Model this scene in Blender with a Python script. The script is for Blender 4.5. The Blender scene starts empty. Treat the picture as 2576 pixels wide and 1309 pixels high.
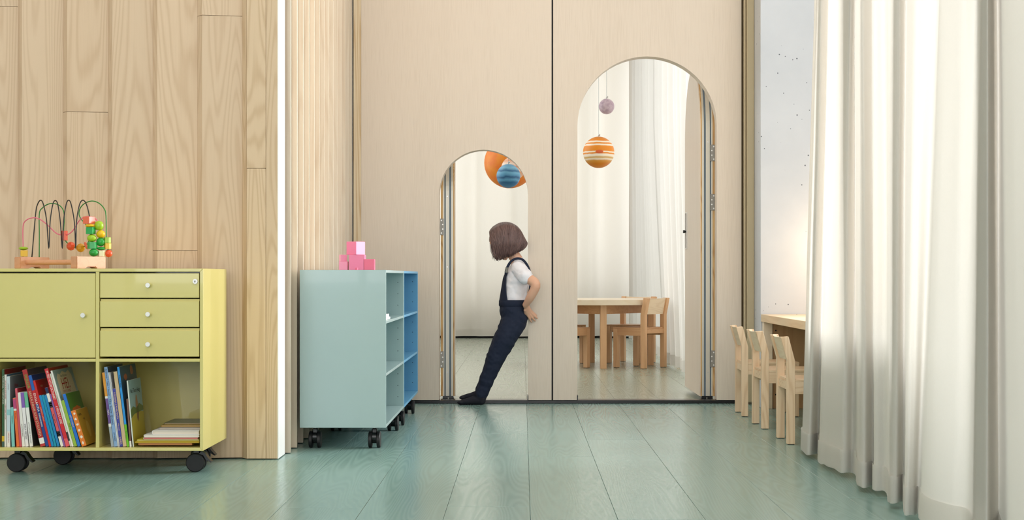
import bpy, bmesh, math, random
from mathutils import Vector, Matrix, noise
random.seed(7)
R = math.radians
C = bpy.context.scene.collection
SC = bpy.context.scene

# ------------------------------------------------------------------ camera
F = 3800.0                      # focal length in pixels of the 2576 px frame
VX, VY, CH = 1314.6, 697.0, 0.76   # vanishing point, camera height
cam_d = bpy.data.cameras.new('camera')
cam = bpy.data.objects.new('camera', cam_d); C.objects.link(cam)
cam.location = (0, 0, CH); cam.rotation_euler = (R(90), 0, 0)
cam_d.sensor_width = 36.0; cam_d.lens = F / 2576 * 36.0
cam_d.shift_x = (1288 - VX) / 2576; cam_d.shift_y = -(654.5 - VY) / 2576
cam_d.clip_start = 0.05; cam_d.clip_end = 200
SC.camera = cam
# ------------------------------------------------------------------ world, lights, exposure
SC.view_settings.view_transform = 'Standard'; SC.view_settings.look = 'None'
SC.view_settings.gamma = 1; SC.view_settings.use_curve_mapping = False
SC.view_settings.exposure = 0.0
SC.cycles.use_denoising = True
SC.cycles.max_bounces = 8; SC.cycles.diffuse_bounces = 5; SC.cycles.glossy_bounces = 3
SC.cycles.transmission_bounces = 4; SC.cycles.transparent_max_bounces = 6
SC.cycles.sample_clamp_indirect = 6.0
SC.cycles.caustics_reflective = False; SC.cycles.caustics_refractive = False
w = bpy.data.worlds.new('daylight'); SC.world = w; w.use_nodes = True
bg = w.node_tree.nodes['Background']; bg.inputs[0].default_value = (0.86, 0.93, 1.0, 1); bg.inputs[1].default_value = 1.2

def area(name, loc, rot, sx, sy, energy, col):
    l = bpy.data.lights.new(name, 'AREA'); l.shape = 'RECTANGLE'; l.size = sx; l.size_y = sy
    l.energy = energy; l.color = col
    o = bpy.data.objects.new(name, l); C.objects.link(o); o.location = loc; o.rotation_euler = rot
    return o
# daylight standing in the window openings (right-hand facade, far facade, the glazed side behind the camera)
LS = dict(side=34, side2=640, near=205, back=118, backside=85, ceil=60)
area('daylight_side_window', (2.75, 5.7, 2.15), (0, R(90), 0), 3.6, 1.5, LS['side'], (1.0, 0.985, 0.96))
area('daylight_desk_window', (5.2, 8.6, 2.1), (0, R(90), R(12)), 3.2, 1.8, LS['side2'], (0.96, 0.98, 1.0))
area('daylight_rear_window', (-1.0, -3.6, 2.3), (R(90), 0, 0), 6.5, 3.2, LS['near'], (1.0, 0.985, 0.985))
area('daylight_far_window', (0.0, 19.2, 2.3), (R(-90), 0, 0), 6.0, 3.2, LS['back'], (0.97, 0.985, 1.0))
area('daylight_far_side_window', (2.75, 13.8, 2.3), (0, R(90), 0), 3.2, 8.0, LS['backside'], (0.96, 0.98, 1.0))
area('overhead_fill', (-0.3, 4.0, 4.1), (0, 0, 0), 3.0, 5.0, LS['ceil'], (1.0, 0.96, 0.9))  # overhead light added to brighten the room, no fitting is seen
area('overhead_fill_far', (-2.0, 12.5, 4.0), (0, R(-25), 0), 2.5, 5.0, LS['ceil'] * 1.2, (1.0, 0.98, 0.96))  # unseen overhead light, added and tilted to brighten the open door leaf
glow = bpy.data.lights.new('warm_desk_light', 'POINT'); glow.energy = 4.0; glow.color = (1.0, 0.72, 0.45); glow.shadow_soft_size = 0.06
go = bpy.data.objects.new('warm_desk_light', glow); C.objects.link(go); go.location = (1.80, 8.52, 0.93)

area('far_left_fill', (-4.3, 13.0, 2.3), (0, R(-90), 0), 3.0, 5.0, 70, (1.0, 0.98, 0.95))  # fill light added for the left-facing side of the door leaf
# ------------------------------------------------------------------ colour and material helpers
def lin(c):
    c = c / 255.0
    return c / 12.92 if c <= 0.04045 else ((c + 0.055) / 1.055) ** 2.4
def S(r, g, b): return (lin(r), lin(g), lin(b), 1.0)

class NT:
    def __init__(self, name):
        self.m = bpy.data.materials.new(name); self.m.use_nodes = True
        self.t = self.m.node_tree; self.b = self.t.nodes['Principled BSDF']
    def n(self, typ, **kw):
        nd = self.t.nodes.new(typ)
        for k, v in kw.items():
            if k.startswith('i_'):
                key = k[2:]
                key = int(key) if key.isdigit() else key
                nd.inputs[key].default_value = v
            else: setattr(nd, k, v)
        return nd
    def l(self, a, b): self.t.links.new(a, b)
    def math(self, op, a, b=None, c=None):
        nd = self.n('ShaderNodeMath', operation=op)
        for k, v in enumerate((a, b, c)):
            if v is None: continue
            if isinstance(v, (int, float)): nd.inputs[k].default_value = v
            else: self.l(v, nd.inputs[k])
        return nd.outputs[0]
    def mix(self, fac, a, b):
        nd = self.n('ShaderNodeMix', data_type='RGBA')
        for k, v in ((0, fac), (6, a), (7, b)):
            if isinstance(v, (int, float, tuple)): nd.inputs[k].default_value = v
            else: self.l(v, nd.inputs[k])
        return nd.outputs[2]
    def coords(self, scale, offset_island=True, world=False):
        if world: src = self.n('ShaderNodeNewGeometry').outputs['Position']
        else: src = self.n('ShaderNodeTexCoord').outputs['Object']
        if offset_island:
            g = self.n('ShaderNodeNewGeometry')
            oi = self.n('ShaderNodeObjectInfo')
            r = self.math('ADD', g.outputs['Random Per Island'], oi.outputs['Random'])
            v = self.n('ShaderNodeCombineXYZ')
            self.l(self.math('MULTIPLY', r, 37.0), v.inputs[0]); self.l(self.math('MULTIPLY', r, 53.0), v.inputs[1]); self.l(self.math('MULTIPLY', r, 71.0), v.inputs[2])
            a = self.n('ShaderNodeVectorMath', operation='ADD'); self.l(src, a.inputs[0]); self.l(v.outputs[0], a.inputs[1]); src = a.outputs[0]
        mp = self.n('ShaderNodeVectorMath', operation='MULTIPLY'); self.l(src, mp.inputs[0]); mp.inputs[1].default_value = scale
        return mp.outputs[0]
    def noise(self, vec, scale=1.0, detail=2.0, rough=0.5, dist=0.0):
        nd = self.n('ShaderNodeTexNoise'); nd.inputs['Scale'].default_value = scale; nd.inputs['Detail'].default_value = detail
        nd.inputs['Roughness'].default_value = rough; nd.inputs['Distortion'].default_value = dist
        self.l(vec, nd.inputs['Vector']); return nd.outputs[0]
    def bump(self, h, strength, dist=0.002):
        b = self.n('ShaderNodeBump'); b.inputs['Strength'].default_value = strength; b.inputs['Distance'].default_value = dist
        self.l(h, b.inputs['Height']); self.l(b.outputs[0], self.b.inputs['Normal'])
    def base(self, col, rough=0.5, spec=0.5, metal=0.0, coat=0.0):
        if isinstance(col, tuple): self.b.inputs['Base Color'].default_value = col
        else: self.l(col, self.b.inputs['Base Color'])
        self.b.inputs['Roughness'].default_value = rough; self.b.inputs['Specular IOR Level'].default_value = spec
        self.b.inputs['Metallic'].default_value = metal; self.b.inputs['Coat Weight'].default_value = coat
        return self.m

def plain(name, col, rough=0.5, spec=0.5, metal=0.0, coat=0.0, var=0.03):
    """a painted or moulded surface with faint unevenness"""
    t = NT(name)
    n = t.noise(t.coords((6, 6, 6), True), 1.0, 3.0)
    k = t.math('MULTIPLY_ADD', n, var * 2, 1 - var)
    hsv = t.n('ShaderNodeHueSaturation'); hsv.inputs['Color'].default_value = col; t.l(k, hsv.inputs['Value'])
    return t.base(hsv.outputs[0], rough, spec, metal, coat)

AX = {'X': 0, 'Y': 1, 'Z': 2}
def wood(name, light, dark, axis='Z', rings=20.0, across=7.0, along=0.7, fibre=0.5, rough=0.55, tone=0.12, bump=0.15, world=False, spec=0.35, ringmix=0.55):
    t = NT(name)
    a = [across] * 3; a[AX[axis]] = along
    n1 = t.noise(t.coords(tuple(a), True, world), 1.0, 1.5, 0.45, 0.15)
    jit = [90.0] * 3; jit[AX[axis]] = 5.0
    n0 = t.noise(t.coords(tuple(jit), True, world), 1.0, 2.0)
    n1 = t.math('ADD', n1, t.math('MULTIPLY', n0, 0.22 / rings))
    s = t.math('SINE', t.math('MULTIPLY', n1, rings * 6.283))
    s = t.math('POWER', t.math('MULTIPLY_ADD', s, 0.5, 0.5), 2.2)
    b = [330.0] * 3; b[AX[axis]] = 7.0
    n2 = t.noise(t.coords(tuple(b), True, world), 1.0, 2.0)
    n3 = t.noise(t.coords(tuple(x * 0.5 for x in a), True, world), 1.0, 1.0)
    f = t.math('ADD', t.math('MULTIPLY', s, ringmix), t.math('MULTIPLY', t.math('SUBTRACT', n2, 0.5), fibre))
    f = t.math('ADD', f, t.math('MULTIPLY', t.math('SUBTRACT', n3, 0.5), 0.6))
    c = t.mix(f, light, dark)
    g = t.n('ShaderNodeNewGeometry')
    val = t.math('MULTIPLY_ADD', g.outputs['Random Per Island'], tone, 1 - tone / 2)
    hsv = t.n('ShaderNodeHueSaturation'); t.l(c, hsv.inputs['Color']); t.l(val, hsv.inputs['Value'])
    if bump: t.bump(n2, bump, 0.0006)
    return t.base(hsv.outputs[0], rough, spec)

# ---- the materials
M = {}
M['ash_wall'] = wood('pale ash boards', S(220, 194, 166), S(196, 165, 133), 'Z', rings=27, across=5.5, along=0.42, ringmix=0.44, fibre=0.35, tone=0.07)
M['ash_daylit'] = wood('daylit ash boards', S(222, 208, 190), S(200, 178, 154), 'Z', rings=10, across=8, along=0.55, ringmix=0.35, fibre=0.35, tone=0.08)  # paler copy of the wall boards, cool daylight put into the colour
M['ash_post'] = wood('pale ash post', S(219, 193, 162), S(190, 159, 123), 'Z', rings=26, across=6.5, along=0.5, ringmix=0.5, fibre=0.3, tone=0.05)
M['veneer'] = wood('bleached veneer', S(221, 206, 190), S(201, 184, 166), 'Z', rings=3, across=3.0, along=0.25, ringmix=0.12, fibre=1.3, tone=0.02, rough=0.45)
M['edge_wood'] = wood('oiled edge wood', S(208, 170, 115), S(158, 112, 62), 'Z', rings=14, across=14, along=1.0, ringmix=0.6, fibre=0.5)
M['edge_post'] = wood('pale edge post', S(222, 204, 174), S(186, 150, 104), 'Z', rings=8, across=16, along=0.8, ringmix=0.6, fibre=0.3)
M['far_wood'] = wood('warm furniture wood', S(214, 170, 128), S(190, 140, 98), 'Z', rings=6, across=12, along=1.0, ringmix=0.3, fibre=0.5, tone=0.08, rough=0.4)
M['far_wood_h'] = wood('warm furniture rails', S(206, 160, 118), S(180, 130, 88), 'X', rings=6, across=12, along=1.0, ringmix=0.3, fibre=0.5, tone=0.08, rough=0.4)
M['chair_wood'] = wood('beech and ash furniture', S(232, 204, 172), S(200, 160, 118), 'Z', rings=10, across=12, along=1.1, ringmix=0.45, fibre=0.4, tone=0.1, rough=0.42)
M['chair_wood_h'] = wood('beech and ash rails', S(232, 204, 172), S(200, 160, 118), 'X', rings=10, across=12, along=1.1, ringmix=0.5, fibre=0.4, tone=0.1, rough=0.42)
M['chair_back'] = wood('backrest wood', S(230, 208, 178), S(208, 178, 142), 'Y', rings=10, across=12, along=1.4, ringmix=0.35, fibre=0.4, tone=0.06, rough=0.42)
M['table_top'] = wood('table top', S(236, 220, 196), S(220, 196, 160), 'X', rings=8, across=6, along=0.6, ringmix=0.3, fibre=0.3, rough=0.35)
M['desk_wood'] = wood('desk wood', S(232, 208, 174), S(206, 172, 130), 'Y', rings=10, across=8, along=0.6, ringmix=0.35, fibre=0.5, rough=0.4)
M['desk_panel'] = wood('desk panel', S(190, 152, 112), S(160, 120, 82), 'Z', rings=6, across=6, along=0.6, ringmix=0.3, fibre=0.5, rough=0.5)
M['toy_wood'] = wood('toy wood', S(216, 160, 122), S(194, 134, 96), 'X', rings=5, across=20, along=3, ringmix=0.2, fibre=0.5, rough=0.4)
M['lit_edge'] = plain('brightly lit post edge', S(248, 246, 243), 0.35)  # white put into the colour for strong light on the wooden post side
M['yellow'] = plain('straw yellow lacquer', S(216, 203, 122), 0.34, 0.5, var=0.015, coat=0.7)
M['teal'] = plain('pale teal lacquer', S(160, 184, 185), 0.35, 0.5, var=0.015, coat=0.4)
M['teal_rim'] = plain('pale teal rim', S(176, 206, 208), 0.35, 0.4, var=0.015)
M['blue'] = plain('blue lacquer', S(98, 160, 196), 0.4, 0.4, var=0.015)
M['black'] = plain('black rubber', S(22, 22, 24), 0.5, 0.4)
M['black_gloss'] = plain('black moulded plastic', S(18, 18, 20), 0.25, 0.5)
M['chrome'] = plain('brushed steel', S(190, 188, 184), 0.3, 0.5, 1.0)
M['hinge'] = plain('grey hinge steel', S(138, 134, 126), 0.4, 0.5, 0.6)
M['knob'] = plain('satin white metal', S(226, 224, 220), 0.3, 0.6, 0.3)
M['bronze'] = plain('bronze handle plate', S(112, 84, 50), 0.5, 0.4)
M['alu'] = plain('painted aluminium', S(202, 196, 182), 0.35, 0.5, 0.25)
M['gasket'] = plain('blue grey gasket', S(112, 126, 138), 0.6)
M['groove'] = plain('brown shadow gap', S(120, 98, 62), 0.6)
M['jamb'] = plain('beige jamb', S(186, 170, 138), 0.5)
M['white'] = plain('white paint', S(240, 238, 233), 0.7, 0.3)
M['pages'] = plain('paper pages', S(236, 230, 214), 0.8, 0.2)
M['ink'] = plain('black ink', S(40, 36, 36), 0.6)
M['ink_white'] = plain('white ink', S(240, 236, 226), 0.6)
M['ink_red'] = plain('red ink', S(176, 40, 36), 0.6)
M['ink_green'] = plain('green ink', S(70, 190, 80), 0.6)
M['ink_gold'] = plain('gold ink', S(224, 190, 150), 0.6)

def floor_mat(name, c0=S(121, 153, 147), c1=S(131, 162, 156)):
    t = NT(name)
    n1 = t.noise(t.coords((7.5, 0.5, 1.0), True), 1.0, 1.0, 0.4, 0.1)
    s = t.math('SINE', t.math('MULTIPLY', n1, 30 * 6.283))
    s = t.math('MULTIPLY_ADD', s, 0.5, 0.5)
    n2 = t.noise(t.coords((260.0, 14.0, 1.0), True), 1.0, 2.0)
    g = t.n('ShaderNodeNewGeometry')
    n4 = t.noise(t.coords((0.8, 0.8, 0.8), False), 1.0, 2.0)
    c = t.mix(g.outputs['Random Per Island'], c0, c1)
    c = t.mix(t.math('MULTIPLY', s, 0.05), c, S(184, 198, 190))
    h = t.math('ADD', t.math('MULTIPLY', s, 0.55), t.math('MULTIPLY', n2, 0.9))
    t.bump(h, 0.09, 0.0009)
    r = t.math('MULTIPLY_ADD', s, 0.07, 0.20); t.l(r, t.b.inputs['Roughness'])
    m = t.base(c, 0.3, 0.5)
    return m
M['floor'] = floor_mat('green painted planks')
M['floor_far'] = floor_mat('grey green planks of the far room', S(152, 160, 144), S(160, 168, 152))

def concrete_mat():
    t = NT('cast concrete')
    co = t.coords((1, 1, 1), False)
    n = t.noise(co, 2.2, 5.0, 0.6)
    c = t.mix(n, S(188, 192, 198), S(210, 212, 216))
    v = t.n('ShaderNodeTexVoronoi'); v.inputs['Scale'].default_value = 26.0; t.l(co, v.inputs['Vector'])
    n2 = t.noise(co, 3.1, 2.0)
    thr = t.math('MULTIPLY', t.math('MAXIMUM', t.math('SUBTRACT', n2, 0.45), 0.0), 1.0)
    pit = t.math('LESS_THAN', v.outputs['Distance'], t.math('MINIMUM', thr, 0.11))
    c = t.mix(pit, c, S(96, 100, 108))
    t.bump(t.math('MULTIPLY', pit, -1.0), 0.4, 0.004)
    return t.base(c, 0.55, 0.3)
M['concrete'] = concrete_mat()

def fabric(name, col, trans=0.5, weave=1400, tcol=None):
    m = bpy.data.materials.new(name); m.use_nodes = True; t = m.node_tree
    for n in list(t.nodes): t.nodes.remove(n)
    out = t.nodes.new('ShaderNodeOutputMaterial'); d = t.nodes.new('ShaderNodeBsdfDiffuse'); tr = t.nodes.new('ShaderNodeBsdfTranslucent')
    mx = t.nodes.new('ShaderNodeMixShader'); mx.inputs[0].default_value = trans
    tc = t.nodes.new('ShaderNodeTexCoord'); no = t.nodes.new('ShaderNodeTexNoise'); no.inputs['Scale'].default_value = 3.0
    mp = t.nodes.new('ShaderNodeMapping'); mp.inputs['Scale'].default_value = (60, 60, 60)
    t.links.new(tc.outputs['Object'], mp.inputs[0]); t.links.new(mp.outputs[0], no.inputs['Vector'])
    mc = t.nodes.new('ShaderNodeMix'); mc.data_type = 'RGBA'
    mc.inputs[6].default_value = col; mc.inputs[7].default_value = tuple(min(1, x * 0.93) for x in col[:3]) + (1,)
    t.links.new(no.outputs[0], mc.inputs[0])
    t.links.new(mc.outputs[2], d.inputs[0]); tr.inputs[0].default_value = tcol or col
    t.links.new(d.outputs[0], mx.inputs[1]); t.links.new(tr.outputs[0], mx.inputs[2]); t.links.new(mx.outputs[0], out.inputs[0])
    return m
M['curtain'] = fabric('off white curtain cloth', S(242, 239, 234), 0.62)
M['curtain_far'] = fabric('sheer far curtain cloth', S(240, 236, 229), 0.5)

# ------------------------------------------------------------------ geometry helpers
def new(): return bmesh.new()
def box(bm, x0, x1, y0, y1, z0, z1, bev=0.0, seg=1, M4=None):
    if x1 < x0: x0, x1 = x1, x0
    if y1 < y0: y0, y1 = y1, y0
    b = bmesh.new()
    bmesh.ops.create_cube(b, size=1)
    for v in b.verts:
        v.co = Vector(((x0 + x1) / 2 + v.co.x * (x1 - x0), (y0 + y1) / 2 + v.co.y * (y1 - y0), (z0 + z1) / 2 + v.co.z * (z1 - z0)))
    if bev: bmesh.ops.bevel(b, geom=b.edges[:], offset=bev, segments=seg, affect='EDGES', profile=0.5)
    merge(bm, b, M4)
def merge(bm, b, M4=None):
    if M4 is not None: bmesh.ops.transform(b, matrix=M4, verts=b.verts[:])
    me = bpy.data.meshes.new('t'); b.to_mesh(me); bm.from_mesh(me); bpy.data.meshes.remove(me); b.free()
def tube(bm, pts, rad, seg=10, cap=True, flat=1.0, up=None):
    """tube through points; rad a number or list"""
    pts = [Vector(p) for p in pts]; n = len(pts)
    rad = [rad] * n if isinstance(rad, (int, float)) else list(rad)
    rings = []; ref = None
    for i, p in enumerate(pts):
        d = (pts[min(i + 1, n - 1)] - pts[max(i - 1, 0)]).normalized()
        if ref is None:
            ref = Vector(up) if up else (Vector((0, 0, 1)) if abs(d.z) < 0.9 else Vector((1, 0, 0)))
        ref = (ref - d * ref.dot(d)).normalized() if (ref - d * ref.dot(d)).length > 1e-6 else d.orthogonal().normalized()
        s = d.cross(ref)
        r = rad[i]; r1, r2 = (r if isinstance(r, tuple) else (r, r * flat))
        rings.append([bm.verts.new(p + ref * (math.cos(a) * r1) + s * (math.sin(a) * r2)) for a in [2 * math.pi * k / seg for k in range(seg)]])
    for a, b in zip(rings, rings[1:]):
        for k in range(seg): bm.faces.new((a[k], a[(k + 1) % seg], b[(k + 1) % seg], b[k]))
    if cap:
        bm.faces.new(rings[0][::-1]); bm.faces.new(rings[-1])
def cyl(bm, p0, p1, r, seg=20, r1=None): tube(bm, [p0, p1], [r, r if r1 is None else r1], seg)
def ball(bm, c, r, seg=24, rings=14, M4=None):
    b = bmesh.new(); bmesh.ops.create_uvsphere(b, u_segments=seg, v_segments=rings, radius=1)
    r = (r, r, r) if isinstance(r, (int, float)) else r
    m = Matrix.Translation(Vector(c)) @ (M4 if M4 is not None else Matrix.Identity(4)) @ Matrix.Diagonal((*r, 1))
    merge(bm, b, m)
def prism(bm, poly, axis, a, b):
    """extrude a 2-D outline along an axis; poly in the two other axes"""
    def P(u, v, w):
        return {'X': (w, u, v), 'Y': (u, w, v), 'Z': (u, v, w)}[axis]
    lo = [bm.verts.new(P(u, v, a)) for u, v in poly]; hi = [bm.verts.new(P(u, v, b)) for u, v in poly]
    n = len(poly)
    f1 = bm.faces.new(lo); f2 = bm.faces.new(hi[::-1])
    for i in range(n): bm.faces.new((lo[i], hi[i], hi[(i + 1) % n], lo[(i + 1) % n]))
WP = {}
def obj(name, bm, mat, parent=None, smooth=False, angle=None, world=True):
    bmesh.ops.recalc_face_normals(bm, faces=bm.faces[:])
    if parent is not None and world and parent.name in WP:
        bmesh.ops.translate(bm, verts=bm.verts[:], vec=-WP[parent.name])
    me = bpy.data.meshes.new(name); bm.to_mesh(me); bm.free()
    o = bpy.data.objects.new(name, me); C.objects.link(o)
    if isinstance(mat, (list, tuple)):
        for m in mat: me.materials.append(m)
    else: me.materials.append(mat)
    if parent is not None:
        o.parent = parent
        if parent.name in WP: WP[o.name] = WP[parent.name]
    if smooth:
        for p in me.polygons: p.use_smooth = True
        if angle: 
            try: me.set_sharp_from_angle(angle=R(angle))
            except Exception: pass
    return o
def thing(name, label, cat, loc=(0, 0, 0), group=None, rotz=0.0):
    o = bpy.data.objects.new(name, None); C.objects.link(o); o.location = loc; o.rotation_euler = (0, 0, rotz)
    o.empty_display_size = 0.1
    if rotz == 0.0: WP[o.name] = Vector(loc)
    o['label'] = label; o['category'] = cat
    if group: o['group'] = group
    return o
def tag(o, label, cat, group=None, kind=None):
    o['label'] = label; o['category'] = cat
    if group: o['group'] = group
    if kind: o['kind'] = kind
    return o
def struct(name, bm, mat, parent=None, **kw):
    o = obj(name, bm, mat, parent, **kw); o['kind'] = 'structure'; return o
def P(px, py, Y): 
    return Vector(((px - VX) * Y / F, Y, CH - (py - VY) * Y / F))
def catmull(pts, sub):
    pts = [Vector(p) for p in pts]; out = []
    for i in range(len(pts) - 1):
        p0 = pts[max(i - 1, 0)]; p1 = pts[i]; p2 = pts[i + 1]; p3 = pts[min(i + 2, len(pts) - 1)]
        for k in range(sub):
            t = k / sub
            out.append(0.5 * ((2 * p1) + (-p0 + p2) * t + (2 * p0 - 5 * p1 + 4 * p2 - p3) * t * t + (-p0 + 3 * p1 - 3 * p2 + p3) * t ** 3))
    out.append(pts[-1]); return out

CEIL = 4.2
XR = 2.35      # inner face of the window wall on the right
# ================================================================== SETTING
# ---- floor planks
PW, PX0 = 0.274, 0.0245
joints = {-1: 7.315, 0: 6.38, 1: 4.73, 2: 5.76, 3: 6.9, 4: 5.2, -2: 6.65, -3: 4.97, -4: 5.93}
bm = new(); bmF = new()
rng = random.Random(3)
for c in range(-14, 9):
    x0 = PX0 + c * PW; x1 = x0 + PW
    j = joints.get(c, rng.uniform(4.6, 6.9)); y = j - 2.32 * 5
    while y < 18.9:
        if y + 2.32 > -3.4 and y < 9.1: box(bm, x0 + 0.0005, x1 - 0.0005, max(y, -3.4) + 0.0005, min(y + 2.32, 9.1) - 0.0005, -0.02, 0.0, 0.0009)
        if y + 2.32 > 9.1: box(bmF, x0 + 0.0005, x1 - 0.0005, max(y, 9.1) + 0.0005, min(y + 2.32, 18.9) - 0.0005, -0.02, 0.0, 0.0009)
        y += 2.32
struct('floor', bm, M['floor']); struct('floor_far', bmF, M['floor_far'])
bm = new(); box(bm, -3.9, 2.6, -3.5, 19.0, -0.08, -0.021)
o = struct('trim_1', bm, M['pages'])
# ---- ceiling
bm = new(); box(bm, -3.9, XR + 0.3, -3.5, 19.0, CEIL, CEIL + 0.1); struct('ceiling', bm, M['white'])
# ---- cladding wall facing the camera: tilted boards
bm = new(); YW = 6.28
xe = [(e - VX) / 605.0 for e in (39.7, 153.5, 266.6, 380.0, 492.7, 606.0)]
pitch = 0.187
edges = [xe[0] - pitch * k for k in range(11, 0, -1)] + xe
cuts = {1: None}
def board(bm, pts, z0, z1):
    prism(bm, pts, 'Z', z0, z1)
btop = {16: [], }
for i in range(len(edges)):
    xr = edges[i]; xl = edges[i - 1] if i else xr - pitch
    poly = [(xl, YW + 0.031), (xl + 0.026, YW), (xr, YW + 0.030), (xr, YW + 0.06), (xl, YW + 0.06)]
    # a butt joint at its own height in each board
    jz = {11: CH + (VY - 14) / 605, 12: None, 14: None, 13: CH + (VY - 281) / 605, 15: CH + (VY - 630) / 605, 16: CH + (VY - 38) / 605}.get(i, 0.9 + 2.2 * rng.random())
    if jz is None or jz > CEIL - 0.1: board(bm, poly, 0.006, CEIL)
    else:
        board(bm, poly, 0.006, jz - 0.0009); board(bm, poly, jz + 0.0009, CEIL)
box(bm, -3.9, xe[-1], YW + 0.06, YW + 0.2, 0.0, CEIL)
struct('wall_left', bm, M['ash_wall'])
bm = new(); XC = -1.015
xm = (669 - VX) / 605
zj = CH + (VY - 424) / 605
prism(bm, [(xe[-1], YW + 0.031), (xe[-1] + 0.024, YW), (xe[-1] + 0.024, YW + 0.06), (xe[-1], YW + 0.06)], 'Z', 0.004, CEIL)
box(bm, xe[-1] + 0.0243, xm - 0.0006, YW, YW + 0.14, 0.004, zj - 0.0008, 0.0006); box(bm, xe[-1] + 0.0243, xm - 0.0006, YW, YW + 0.14, zj + 0.0008, CEIL, 0.0006)
box(bm, xm + 0.0006, XC - 0.004, YW, YW + 0.14, 0.004, CEIL, 0.0006)
struct('wall_left_corner', bm, M['ash_post'])
bm = new(); box(bm, XC - 0.004, XC, YW, YW + 0.17, 0.004, CEIL); struct('trim_2', bm, M['lit_edge'])
# ---- cladding wall running into the depth
bm = new(); Y0 = 6.49; pt = (9.04 - Y0) / 13
for k in range(13):
    ya = Y0 + pt * k; yb = ya + pt
    xa = -0.9965 - 0.0205 * k / 12; dd = 0.0258 - 0.0070 * k / 12
    prism(bm, [(xa, ya), (xa - 0.0016 - dd, yb), (-1.06, yb), (-1.06, ya)], 'Z', 0.004, CEIL)
box(bm, -1.06, -1.0215, 9.036, 9.056, 0.004, CEIL)
box(bm, -1.2, -1.06, 6.45, 9.2, 0, CEIL)
struct('wall_recess', bm, M['ash_daylit'])
# ---- sliding partition between the rooms: two tall panels with arched doorways
YP0, YP1 = 9.05, 9.15; sP = F / YP0
def PXm(px): return (px - VX) / sP
def arch_pts(x0, x1, zs, n=28, z0=0.022):
    r = (x1 - x0) / 2; cx = (x0 + x1) / 2
    return [(x1, z0)] + [(cx + r * math.cos(math.pi * k / n), zs + r * math.sin(math.pi * k / n)) for k in range(n + 1)] + [(x0, z0)]
def panel(name, xa, xb, o0, o1, zs, ztop=CEIL):
    bm = new()
    arch = arch_pts(o0, o1, zs)
    poly = [(xa, 0.022), (xa, ztop), (xb, ztop), (xb, 0.022)] + arch
    lo = [bm.verts.new((u, YP0, v)) for u, v in poly]; hi = [bm.verts.new((u, YP1, v)) for u, v in poly]
    n = len(poly); bm.faces.new(lo); bm.faces.new(hi[::-1])
    for i in range(n): bm.faces.new((lo[i], hi[i], hi[(i + 1) % n], lo[(i + 1) % n]))
    return struct(name, bm, M['veneer'])
A0, A1 = PXm(1104.5), PXm(1328.5); AZ = CH + (VY - 377) / sP - (A1 - A0) / 2
B0, B1 = PXm(1452.5), PXm(1803.5); BZ = CH + (VY - 142) / sP - (B1 - B0) / 2
panel('wall_partition_left', PXm(908.5), PXm(1387.5), A0, A1, AZ)
panel('wall_partition_right', PXm(1391.5), PXm(1865), B0, B1, BZ)
bm = new(); box(bm, PXm(889.5), PXm(908.3), YP0 - 0.004, YP1, 0.022, CEIL); struct('trim_3', bm, M['edge_post'])
bm = new()
box(bm, -1.0256, PXm(889.5), YP0 + 0.03, YP1, 0.0, CEIL)
box(bm, PXm(1387.3), PXm(1391.7), YP0 + 0.035, YP0 + 0.05, 0.02, CEIL)
struct('trim_4', bm, M['black'])
bm = new(); box(bm, PXm(1864.8), PXm(1869.5), YP0 + 0.006, YP0 + 0.05, 0.02, CEIL); struct('trim_7', bm, M['groove'])
bm = new(); box(bm, -1.02, PXm(1865), YP0 + 0.004, YP1 + 0.01, 0.0, 0.0205, 0.002)
box(bm, A1 - 0.004, A1 + 0.002, YP0 - 0.002, YP1, 0.02, 0.05); box(bm, B0 - 0.002, B0 + 0.004, YP0 - 0.002, YP1, 0.02, 0.05); struct('trim_5', bm, M['black_gloss'])
# back side of the partition towards the left of the far room, and the jamb by the concrete pier
bm = new(); box(bm, -3.9, -1.02, 9.06, 9.2, 0, CEIL); struct('wall_far_left', bm, M['white'])
bm = new()
YJ = 8.99
box(bm, PXm(1868.5), PXm(1874), YJ + 0.02, 9.1, 0.012, CEIL, 0.003); box(bm, PXm(1874) + 0.003, 1.3795, YJ, 9.1, 0.012, CEIL, 0.003)
box(bm, PXm(1868.5), 1.3795, YJ + 0.035, 9.1, 0.012, CEIL)
struct('trim_6', bm, M['jamb'])
# ---- concrete pier
bm = new(); box(bm, 1.38, XR + 0.1, 8.765, 9.3, 0.0, CEIL, 0.003); struct('wall_pier', bm, M['concrete'])
# ---- facade on the right, with window openings; near and far rooms
def facade_x(name, x0, x1, ya, yb, wins, z0=0.35, z1=3.9):
    bm = new(); box(bm, x0, x1, ya, yb, 0, z0); box(bm, x0, x1, ya, yb, z1, CEIL)
    y = ya
    for a, b in wins:
        if a > y: box(bm, x0, x1, y, a, z0, z1)
        y = b
    if yb > y: box(bm, x0, x1, y, yb, z0, z1)
    struct(name, bm, M['white'])
wr = [(4.8, 6.3), (6.5, 8.4)]; wf = [(9.6, 12.4), (12.6, 15.4), (15.6, 18.2)]
facade_x('wall_right', XR, XR + 0.2, -3.4, 18.9, wr + wf)
wn = 0
def wframe_x(a, b, z0=0.35, z1=3.9):
    global wn; wn += 1
    bm = new(); x0, x1 = XR + 0.08, XR + 0.14
    for ya, yb in ((a, a + 0.06), (b - 0.06, b), ((a + b) / 2 - 0.03, (a + b) / 2 + 0.03)): box(bm, x0, x1, ya, yb, z0, z1, 0.004)
    for za, zb in ((z0, z0 + 0.06), (z1 - 0.06, z1)): box(bm, x0, x1, a, b, za, zb, 0.004)
    struct('window_%d' % wn, bm, M['white'])
for a, b in wr + wf: wframe_x(a, b)
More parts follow.
